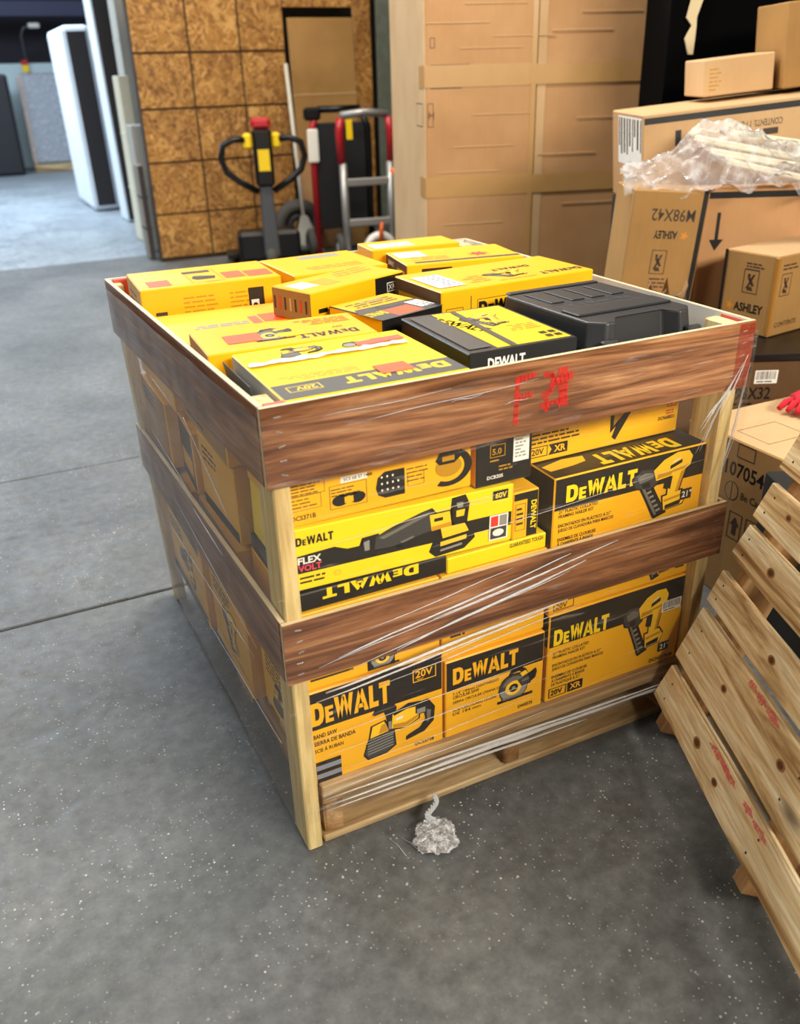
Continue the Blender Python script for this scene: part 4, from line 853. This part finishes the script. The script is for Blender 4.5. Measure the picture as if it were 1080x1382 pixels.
# stack frame: u runs to the right along the stack front, v away from the camera
YW = math.radians(-25)
def SV(u, v, z=0): return (1.75 + u * .9063 + v * .4226, 1.27 - u * .4226 + v * .9063, z)
def sbox(name, u0, u1, v0, v1, z0, z1, mat, label, cat='carton', extra=None, tilt=0):
    return fcarton(name, SV((u0 + u1) / 2, (v0 + v1) / 2, z0), (0, math.radians(tilt), YW), (u1 - u0, v1 - v0, z1 - z0), mat, label, cat, extra=extra)
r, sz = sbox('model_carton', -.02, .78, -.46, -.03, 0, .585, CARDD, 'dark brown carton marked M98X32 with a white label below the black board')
f = face(r, sz, 'front'); f.text('M98X32', .275, .455, .040, BLK, w=.15, bold=.02); f.lines(.275, .435, .15, 2, .016, BLK); f.barcode(.365, .508, .075, .045, seed=5); f.lines(.33, .545, .03, 1, .02, BLK, .02); f.done()
tag(box('shelf_board', -.42, .42, -.225, .225, 0, .022, KBLACK, None, .003, loc=SV(.38, -.245, .5855), rot=(0, 0, YW)), 'black board lying between the dark carton and the upright printed carton', 'board')
# carton with care pictograms on the board
r, sz = fcarton('printed_carton', (2.245, .965, .6085), (0, 0, math.radians(8)), (.46, .21, .27), CARDM, 'brown carton with care pictograms and dark lettering standing on the black board', extra={'top': CARDP})
f = face(r, sz, 'front'); pictogram(f, .030, .135, .055, .075); f.lines(.03, .235, .11, 2, .012, BRN, .005); f.rect(.225, .08, .245, .17, BLK, 'printed_arrow'); f.add('printed_arrow', [[(.210, .17), (.260, .17), (.235, .20)]], BLK); f.text('CONTENTS', .03, .03, .016, BRN); f.done()
f = face(r, sz, 'left'); pictogram(f, .085, .135, .060, .080); f.lines(.09, .232, .08, 3, .010, BRN, .005, seed=3); f.text('ASHLEY', .062, .072, .028, BLK, w=.115, bold=.03); star(f, .044, .085, .018); f.done()
box('edge_tape', -.2325, -.2215, -.1075, -.095, .01, .265, plain('clear_brown_tape', '#A9742F', .25), r, .001); box('black_edge', -.2335, -.2315, .093, .104, .0, .27, BLK, r, 0)
# cartons with upside-down print on supports
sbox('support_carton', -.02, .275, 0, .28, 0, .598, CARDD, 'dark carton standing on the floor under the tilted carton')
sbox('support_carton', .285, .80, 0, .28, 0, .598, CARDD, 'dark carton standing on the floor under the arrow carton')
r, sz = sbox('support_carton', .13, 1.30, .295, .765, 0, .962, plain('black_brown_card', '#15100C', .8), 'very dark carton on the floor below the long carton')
r, sz = sbox('tilted_carton', -.005, .262, .02, .275, .612, 1.058, CARDM, 'tilted brown carton with upside-down M98X42 print and crushed lower corner', extra={'right': CARD}, tilt=4)
f = face(r, sz, 'front'); f.text('M98X42', .072, .345, .040, BRN, w=.155, flip=True, bold=.01); f.text('ASHLEY', .09, .285, .026, BLK, w=.085, flip=True, bold=.03); star(f, .200, .297, .017); pictogram(f, .095, .16, .055, .085); f.rect(.245, .0, .262, .452, BLK, 'black_edge_strip'); f.lines(.10, .14, .08, 3, .014, BRN, .005); f.done()
r, sz = sbox('arrow_carton', .300, .80, .10, .28, .599, 1.045, CARD, 'brown carton with a downward black arrow beside the tilted carton')
f = face(r, sz, 'front'); f.rect(.055, .27, .068, .37, BLK, 'printed_arrow'); f.add('printed_arrow', [[(.035, .275), (.088, .275), (.060, .235)]], BLK); f.rect(.003, .418, .497, .440, BLK, 'black_edge_strip'); f.done()
# torn cardboard by the crushed corner
bm = bmesh.new(); n = 12; V = []
for i in range(n + 1):
    for j in range(n + 1): V.append(bm.verts.new((i / n * .22 - .11, .035 * noise.noise((i * .4, j * .4, 3.3)) + .03 * noise.noise((i * .9, j * .8, .3)), j / n * (.13 + .06 * noise.noise((i * .7, 7, 1))) + .02 * noise.noise((i * .9, 2, j * .6)))))
for i in range(n):
    for j in range(n): bm.faces.new([V[i * (n + 1) + j], V[(i + 1) * (n + 1) + j], V[(i + 1) * (n + 1) + j + 1], V[i * (n + 1) + j + 1]])
bmesh.ops.solidify(bm, geom=bm.faces[:], thickness=.004)
tag(link('torn_cardboard', fin(bm, 'torn_cardboard'), CARDP, None, SV(.10, -.085, .612), (0, 0, YW)), 'torn crumpled cardboard flap at the foot of the tilted carton', 'cardboard')
# long carton across the top
r, sz = sbox('long_carton', .13, 1.38, .29, .77, 1.020, 1.345, CARDP, 'long brown carton with white striped label end lying across the right stack', extra={'left': CARD}, tilt=-5)
f = face(r, sz, 'front'); f.rect(.004, .290, 1.24, .312, BLK, 'black_edge_strip'); f.rect(.118, .205, .14, .260, BLK, 'printed_mark'); f.text('CONTENTS: 1 PC', .36, .240, .022, BRN, w=.15, flip=True); f.lines(.44, .208, .08, 1, .022, BRN, .022); f.done()
f = face(r, sz, 'left'); f.rect(.10, .135, .46, .312, WHT, 'label_sticker'); rr = random.Random(9); cx = .11
while cx < .45:
    ww = rr.uniform(.012, .026); f.rect(cx, .17 + rr.uniform(0, .08), cx + ww, .305, BLK, 'label_sticker'); cx += ww + rr.uniform(.012, .030)
f.barcode(.22, .03, .17, .085, seed=17); f.done()
r, sz = sbox('small_carton', .385, .650, .50, .74, 1.347, 1.475, CARDP, 'small brown carton sitting on the long carton, right stack', extra={'right': CARDM}, tilt=-5)
f = face(r, sz, 'front'); f.lines(.02, .09, .05, 6, .014, OCH, .005); f.done()
sbox('shaded_carton', .67, .98, .46, .76, 1.372, 1.66, CARDM, 'brown carton high on the right stack beside the small carton', tilt=-5)
# near-black block added; the gap's shade put into its colour
sbox('dark_gap_block', .40, 1.40, 1.10, 1.50, 0, 2.2, plain('gap_shade_black', '#040405', .9, 0, .05), 'tall near-black block added for the shade in the gap by the tall carton', 'stack')
st = [(.0, 0), (.012, -.16), (-.006, -.34), (.010, -.47), (-.012, -.56), (.002, -.59), (-.010, -.64), (.0, -.70)]
bm = bmesh.new(); rows = []
for i, (dx, dz) in enumerate(st):
    wd = [.03, .028, .030, .026, .022, .010, .022, .010][i]; rows.append([bm.verts.new((dx + s * wd, t, dz)) for s, t in ((-1, 0), (1, 0), (1, .012), (-1, .012))])
for a, b in zip(rows[:-1], rows[1:]):
    for q in range(4): bm.faces.new([a[q], a[(q + 1) % 4], b[(q + 1) % 4], b[q]])
bm.faces.new(rows[0]); bm.faces.new(rows[-1][::-1])
tag(link('torn_foam_strip', fin(bm, 'torn_foam_strip'), plain('cream_foam', '#DCC9A0', .8), None, SV(.50, 1.08, 2.19), (0, 0, YW)), 'torn cream foam strip hanging in the dark gap by the tall carton', 'foam strip')

fcarton('gap_dark_carton', (1.43, -.34, 0), (0, 0, math.radians(-23)), (.5, .95, .50), plain('black_brown_card', '#15100C', .8), 'near-black carton added behind the leaning pallet to darken its slat gaps')  # unseen carton added so the pallet's slat gaps go dark
# clear bag with pale wooden legs
bag = empty('parts_bag', SV(.33, .135, 1.064), (0, 0, YW), 'crumpled clear plastic bag of pale wooden furniture legs on the tilted cartons', 'plastic bag')
for i, (x0, y0, z0, x1, y1, z1, wd, th) in enumerate([(-.06, .03, .150, .44, .05, .050, .034, .012), (-.02, -.02, .110, .42, -.02, .030, .030, .012), (.02, -.06, .080, .30, -.08, .018, .028, .011), (.08, .06, .160, .50, .07, .095, .030, .012)]):
    d = Vector((x1 - x0, y1 - y0, z1 - z0)); q = d.to_track_quat('X', 'Z').to_matrix(); L = d.length; c0 = Vector((x0, y0, z0)); pts = []
    for zz in (-th, th):
        for a, b in ((0, -wd), (L, -wd * .55), (L, wd * .55), (0, wd)): pts.append(c0 + q @ Vector((a, b, zz)))
    bm = bmesh.new(); hexa(bm, pts); bmesh.ops.bevel(bm, geom=bm.edges[:], offset=.005, segments=1, affect='EDGES', profile=.5); link('wooden_leg', fin(bm, 'wooden_leg'), CREAM, bag)
bm = bmesh.new(); nx, ny = 60, 34; V = []
for i in range(nx + 1):
    for j in range(ny + 1):
        u = i / nx; v = j / ny; x = -.33 + .95 * u; env = math.sin(PI * min(1, v * 1.02)) ; shape = .15 * math.exp(-((u - .38) / .26) ** 2) + .07
        y = -.12 + .24 * v; z = shape * (.5 + .5 * env) * (.5 + v * .8)
        p = Vector((u * 7, v * 4, 1.7)); k = abs(noise.noise(p)) * .075 + abs(noise.noise(p * 2.7)) * .038 + noise.noise(p * 6) * .012
        z = z + k - .02 - .07 * (1 - v) * (1 - abs(u - .35)); wd = .35 + .65 * min(1, u * 3, (1 - u) * 4 + .3)
        V.append(bm.verts.new((x, y * wd + .03 * noise.noise(p * 1.9 + Vector((9, 9, 9))) - .03, max(z * (.6 + .4 * wd), -.01 if y > -.06 else -.05))))
for i in range(nx):
    for j in range(ny): bm.faces.new([V[i * (ny + 1) + j], V[(i + 1) * (ny + 1) + j], V[(i + 1) * (ny + 1) + j + 1], V[i * (ny + 1) + j + 1]])
link('bag_film', fin(bm, 'bag_film', True), FILM_B, bag)

# ================================================================== BACK LEFT: JACK, HAND TRUCK, TYRE, SHEETS
jk = empty('pallet_jack', (1.93, 6.0, 0), (0, 0, math.radians(-12)), 'electric pallet jack with looped black handle and red cap before the OSB partition', 'pallet jack')
bm = bmesh.new(); hexa(bm, [(-.055, -.04, .10), (.075, -.04, .10), (.075, .06, .10), (-.055, .06, .10), (-.05, -.05, .70), (.05, -.05, .70), (.05, .03, .70), (-.05, .03, .70)]); bmesh.ops.bevel(bm, geom=bm.edges[:], offset=.01, segments=1, affect='EDGES', profile=.5)
link('tiller_column', fin(bm, 'tiller_column'), GREYF, jk)
hd = box('control_head', -.075, .075, -.08, .03, .66, 1.09, KBLACK, jk, .02)
box('red_cap', -.078, .078, -.085, .04, 1.085, 1.17, REDM, hd, .025); box('yellow_sticker', -.045, .045, -.0815, -.079, .78, .94, YELM, hd, 0)
for s in (-1, 1):
    box('yellow_knob', min(s * .075, s * .15), max(s * .075, s * .15), -.05, .03, .94, 1.06, YELM, jk, .02)
    tube('loop_handle', [(s * .11, -.02, 1.01), (s * .22, -.03, 1.02), (s * .31, -.03, .98), (s * .335, -.03, .88), (s * .30, -.03, .78), (s * .20, -.03, .70), (s * .06, -.02, .62)], .026, KBLACK, jk, 10)
    box('fork', s * .27 - .08, s * .27 + .08, .25, .50, .05, .10, KBLACK, jk, .01)
    bm = bmesh.new(); ring_into(bm, (s * .27, .42, .04), (1, 0, 0), .022, .018, 16, 6, 1.6); link('fork_roller', fin(bm, 'fork_roller'), KBLACK, jk)
box('motor_hood', -.26, .26, .02, .26, .06, .30, KBLACK, jk, .03)
bm = bmesh.new(); ring_into(bm, (0, 0, .09), (1, 0, 0), .055, .035, 20, 8, 1.4); link('drive_wheel', fin(bm, 'drive_wheel'), RUB, jk)

ht = empty('hand_truck', (2.76, 5.80, 0), (math.radians(-3), 0, math.radians(-10)), 'grey aluminium hand truck with red handle sides and yellow sticker', 'hand truck')
for s in (-1, 1):
    tube('rail', [(s * .20, 0, .06), (s * .20, 0, .80)], .033, ALU, ht, 8); tube('handle_side', [(s * .21, 0, .80), (s * .215, 0, 1.05), (s * .20, 0, 1.14)], .034, REDM, ht, 8)
    bm = bmesh.new(); ring_into(bm, (s * .24, .10, .125), (1, 0, 0), .085, .038, 24, 8, 1); link('wheel', fin(bm, 'wheel'), RUB, ht)
    bm = bmesh.new(); ring_into(bm, (s * .24, .10, .125), (1, 0, 0), .03, .03, 16, 6, 1); link('wheel_hub', fin(bm, 'wheel_hub'), WHT, ht)
tube('handle_bar', [(-.20, 0, 1.16), (0, -.01, 1.18), (.20, 0, 1.16)], .030, ALU, ht, 8)
for z in (.30, .62): box('rung', -.20, .20, -.025, .025, z, z + .06, ALU, ht, .008)
box('yellow_sticker', -.165, -.115, -.045, -.040, .98, 1.13, YELM, ht, 0); box('toe_plate', -.22, .22, -.20, .02, .01, .022, ALU, ht, .003); tube('axle', [(-.24, .10, .125), (.24, .10, .125)], .014, KBLACK, ht)
ro = empty('second_hand_truck', (2.66, 6.12, 0), (0, 0, math.radians(-10)), 'black hand truck with red rails parked behind the grey one', 'hand truck')
for s in (-1, 1):
    tube('rail', [(s * .24, 0, .05), (s * .24, 0, 1.06), (s * .18, .02, 1.20)], .028, REDM if s < 0 else KBLACK, ro, 8)
    bm = bmesh.new(); ring_into(bm, (s * .29, .08, .13), (1, 0, 0), .085, .04, 20, 8, 1); link('wheel', fin(bm, 'wheel'), RUB, ro)
box('back_plate', -.22, .22, 0, .03, .25, 1.10, plain('black_cloth', '#141416', .8), ro, .01); tube('handle_bar', [(-.18, .02, 1.2), (.18, .02, 1.2)], .028, KBLACK, ro, 8); box('white_tag', -.29, -.20, -.05, -.035, .80, 1.06, WHT, ro, .01); box('grip', -.30, -.16, -.03, .05, 1.12, 1.22, KBLACK, ro, .02)
box('toe_plate', -.22, .22, -.12, .0, .005, .015, KBLACK, ro, .002)
so = tube('orange_strap', [(3.00, 5.62, .0), (3.04, 5.60, .28), (3.01, 5.58, .50), (2.96, 5.57, .66), (2.88, 5.60, .76)], [.03, .034, .036, .034, .02], ORGM, None, 8)
tag(so, 'thick orange strap curving up beside the grey hand truck', 'strap')
rl = empty('strap_reel', (2.72, 5.52, 0), (0, 0, math.radians(-10)), 'pale reel with an orange hook standing before the grey hand truck', 'reel')
bm = bmesh.new(); ring_into(bm, (0, 0, .15), (0, 1, 0), .11, .035, 26, 8, 1.2); link('rim', fin(bm, 'rim'), WHT, rl); bm = bmesh.new(); ring_into(bm, (0, 0, .15), (0, 1, 0), .05, .04, 20, 8, 1); link('core', fin(bm, 'core'), KBLACK, rl)
tube('orange_hook', [(.0, -.04, .20), (.0, -.05, .30), (.01, -.05, .37)], [.022, .018, .012], ORGM, rl, 8)
ty = empty('old_tyre', (2.40, 6.60, .235), (0, 0, math.radians(-6)), 'dusty black tyre leaning on the OSB partition behind the shovel', 'tyre')
bm = bmesh.new(); ring_into(bm, (0, 0, 0), (0, 1, .12), .175, .060, 36, 10, 1.1); link('tread', fin(bm, 'tread'), RUB, ty); bm = bmesh.new(); ring_into(bm, (0, 0, 0), (0, 1, .12), .085, .035, 24, 8, .8); link('rim', fin(bm, 'rim'), GREYF, ty)
sh = empty('shovel', (2.38, 6.33, 0), (0, 0, math.radians(-8)), 'long-handled grey shovel with a white tag standing by the tyre', 'shovel')
tube('shaft', [(0, 0.10, .30), (.0, .25, .9), (.0, .40, 1.55)], .018, plain('pale_shaft', '#CFC9B8', .5), sh)
bm = bmesh.new(); hexa(bm, [(-.15, -.02, .0), (.16, -.02, .0), (.16, .0, .0), (-.15, .0, .0), (-.03, .085, .34), (.03, .085, .34), (.03, .105, .34), (-.03, .105, .34)]); link('blade', fin(bm, 'blade'), plain('dull_steel', '#9A9A94', .5, .3), sh)
box('white_tag', .06, .11, -.035, -.028, .03, .14, WHT, sh, .002)
for i, (x, y, w_, c, lab) in enumerate([(1.78, 5.72, .11, WHT, 'white foam scrap on the floor left of the pallet jack'), (1.70, 5.50, .07, KBLACK, 'black plastic scrap on the floor left of the pallet jack'), (2.22, 5.70, .12, GREYF, 'grey strapping scrap on the floor right of the pallet jack')]):
    bm = bmesh.new(); bmesh.ops.create_icosphere(bm, subdivisions=2, radius=1)
    for v in bm.verts: d = v.co.normalized(); k = 1 + .4 * noise.noise(d * 2.5 + Vector((i, 0, 0))); v.co = Vector((d.x * w_ * k, d.y * w_ * .6 * k, max(.0, .035 + d.z * .04 * k)))
    tag(link('floor_scrap', fin(bm, 'floor_scrap'), c, None, (x, y, 0)), lab, 'scrap')
cs = empty('cardboard_sheet', (2.80, 6.70, 0), (math.radians(-2.5), 0, 0), 'tall flat brown cardboard sheets leaning in the doorway behind the hand trucks', 'cardboard')
box('sheet', -.30, .30, 0, .03, 0, 1.90, CARDM, cs, .004); box('sheet', -.33, .05, -.03, -.002, 0, .85, CARD, cs, .004); box('fold_ridge', -.30, .30, -.004, .0, 1.30, 1.31, CARDP, cs, .001)

# upright panels and mattresses along the aisle, left of the partition
def slabthing(name, x0, x1, y0, y1, z1, lean, matl, mate, label, cat, bev=.03):
    r = empty(name, ((x0 + x1) / 2, (y0 + y1) / 2, 0), (0, math.radians(lean), 0), label, cat); a = (x1 - x0) / 2; b = (y1 - y0) / 2
    bm = bmesh.new(); v, fs = hexa(bm, box_pts(-a, a, -b, b, .01, z1)); fs[2].material_index = 1
    bmesh.ops.bevel(bm, geom=bm.edges[:], offset=bev, segments=2, affect='EDGES', profile=.5); link('panel_body', fin(bm, 'panel_body'), [matl, mate], r)
    for z in ((z1 * .33, z1 * .66) if bev < .01 else ()): box('strap_band', -a - .003, a + .003, -b - .003, b + .003, z, z + .02, mate, r, .002)
    return r
SHADEF = plain('end_shade_fabric', '#3B3636', .85)  # shade on the upright ends put into the colour; also narrow board straps
slabthing('mattress', 1.16, 1.50, 10.7, 12.1, 2.05, -1, WHTF, SHADEF, 'white mattress standing on edge with a shaded end, farthest along the aisle', 'mattress', .06)
slabthing('box_spring', 1.36, 1.56, 9.5, 9.95, 2.75, -1, WHTF, SHADEF, 'tall white box spring standing between the mattress and the beige board', 'box spring', .02)
slabthing('beige_board', 1.43, 1.60, 8.75, 9.1, 2.75, 0, GREYW, GREYW, 'tall grey-beige board upright behind the short cream board', 'board', .008)
slabthing('cream_board', 1.23, 1.33, 8.0, 8.3, 1.50, 0, CREAM, CREAM, 'short cream board upright along the aisle by the partition', 'board', .008)
slabthing('grey_board', 1.165, 1.30, 7.35, 7.6, 1.10, 0, GREYW, GREYW, 'low grey board leaning at the end of the partition', 'board', .008)
slabthing('narrow_board', 1.10, 1.155, 6.98, 7.15, .80, 0, plain('brown_grey_board', '#8A7F70', .7), SHADEF, 'low brownish board standing against the partition corner', 'board', .006)

# far end of the aisle
r = empty('wrapped_pallet_load', (1.58, 17.4, 0), (0, 0, math.radians(-4)), 'film-wrapped grey pallet load at the far end of the aisle', 'pallet load')
box('goods', -.48, .48, -.4, .4, .14, 1.62, plain('grey_goods', '#8E95A0', .5), r, .03); box('corner_board', -.50, -.44, -.42, -.36, .12, 1.60, plain('tan_corner_board', '#C29C80', .7), r, .004); box('pallet_base', -.5, .5, -.42, .42, 0, .14, PALW2, r, .01); box('film_shell', -.51, .51, -.44, .44, .16, 1.63, FILM_B, r, .02)
slabthing('black_wrapped_load', .25, .86, 16.6, 17.4, 1.62, 0, NAVY, NAVY, 'dark wrapped load at the far left end of the aisle', 'pallet load', .05)
slabthing('white_carton_row', .55, 2.2, 18.0, 18.5, 1.80, 0, plain('pale_blue_white', '#C9DDE2', .6), plain('pale_blue_white', '#C9DDE2', .6), 'pale blue-white cartons along the far back wall', 'cartons', .02)
y_ = empty('warning_lamp', (1.24, 17.3, 1.64), (0, 0, 0), 'small yellow and red lamp on top of the far wrapped load', 'lamp'); box('yellow_body', -.05, .06, -.05, .05, 0, .12, YELM, y_, .01); box('red_cap', -.055, .065, -.055, .055, .12, .20, REDM, y_, .02)
sp = empty('aisle_lamp_post', (1.33, 17.90, 0), (0, 0, 0), 'thin white lamp post with a curved head before the far wall', 'lamp'); tube('arm', [(0, 0, 0), (0, 0, 2.25), (.05, -.05, 2.36), (.18, -.05, 2.40)], .02, GREYF, sp); box('lamp_head', .14, .34, -.12, .02, 2.36, 2.44, WHT, sp, .02)
tag(box('beam_far', -6, 6, 17.9, 18.1, 2.55, 2.80, plain('blue_grey_beam', '#3A3F5C', .6), None, .01), 'long blue-grey steel beam under the far ceiling', 'beam')
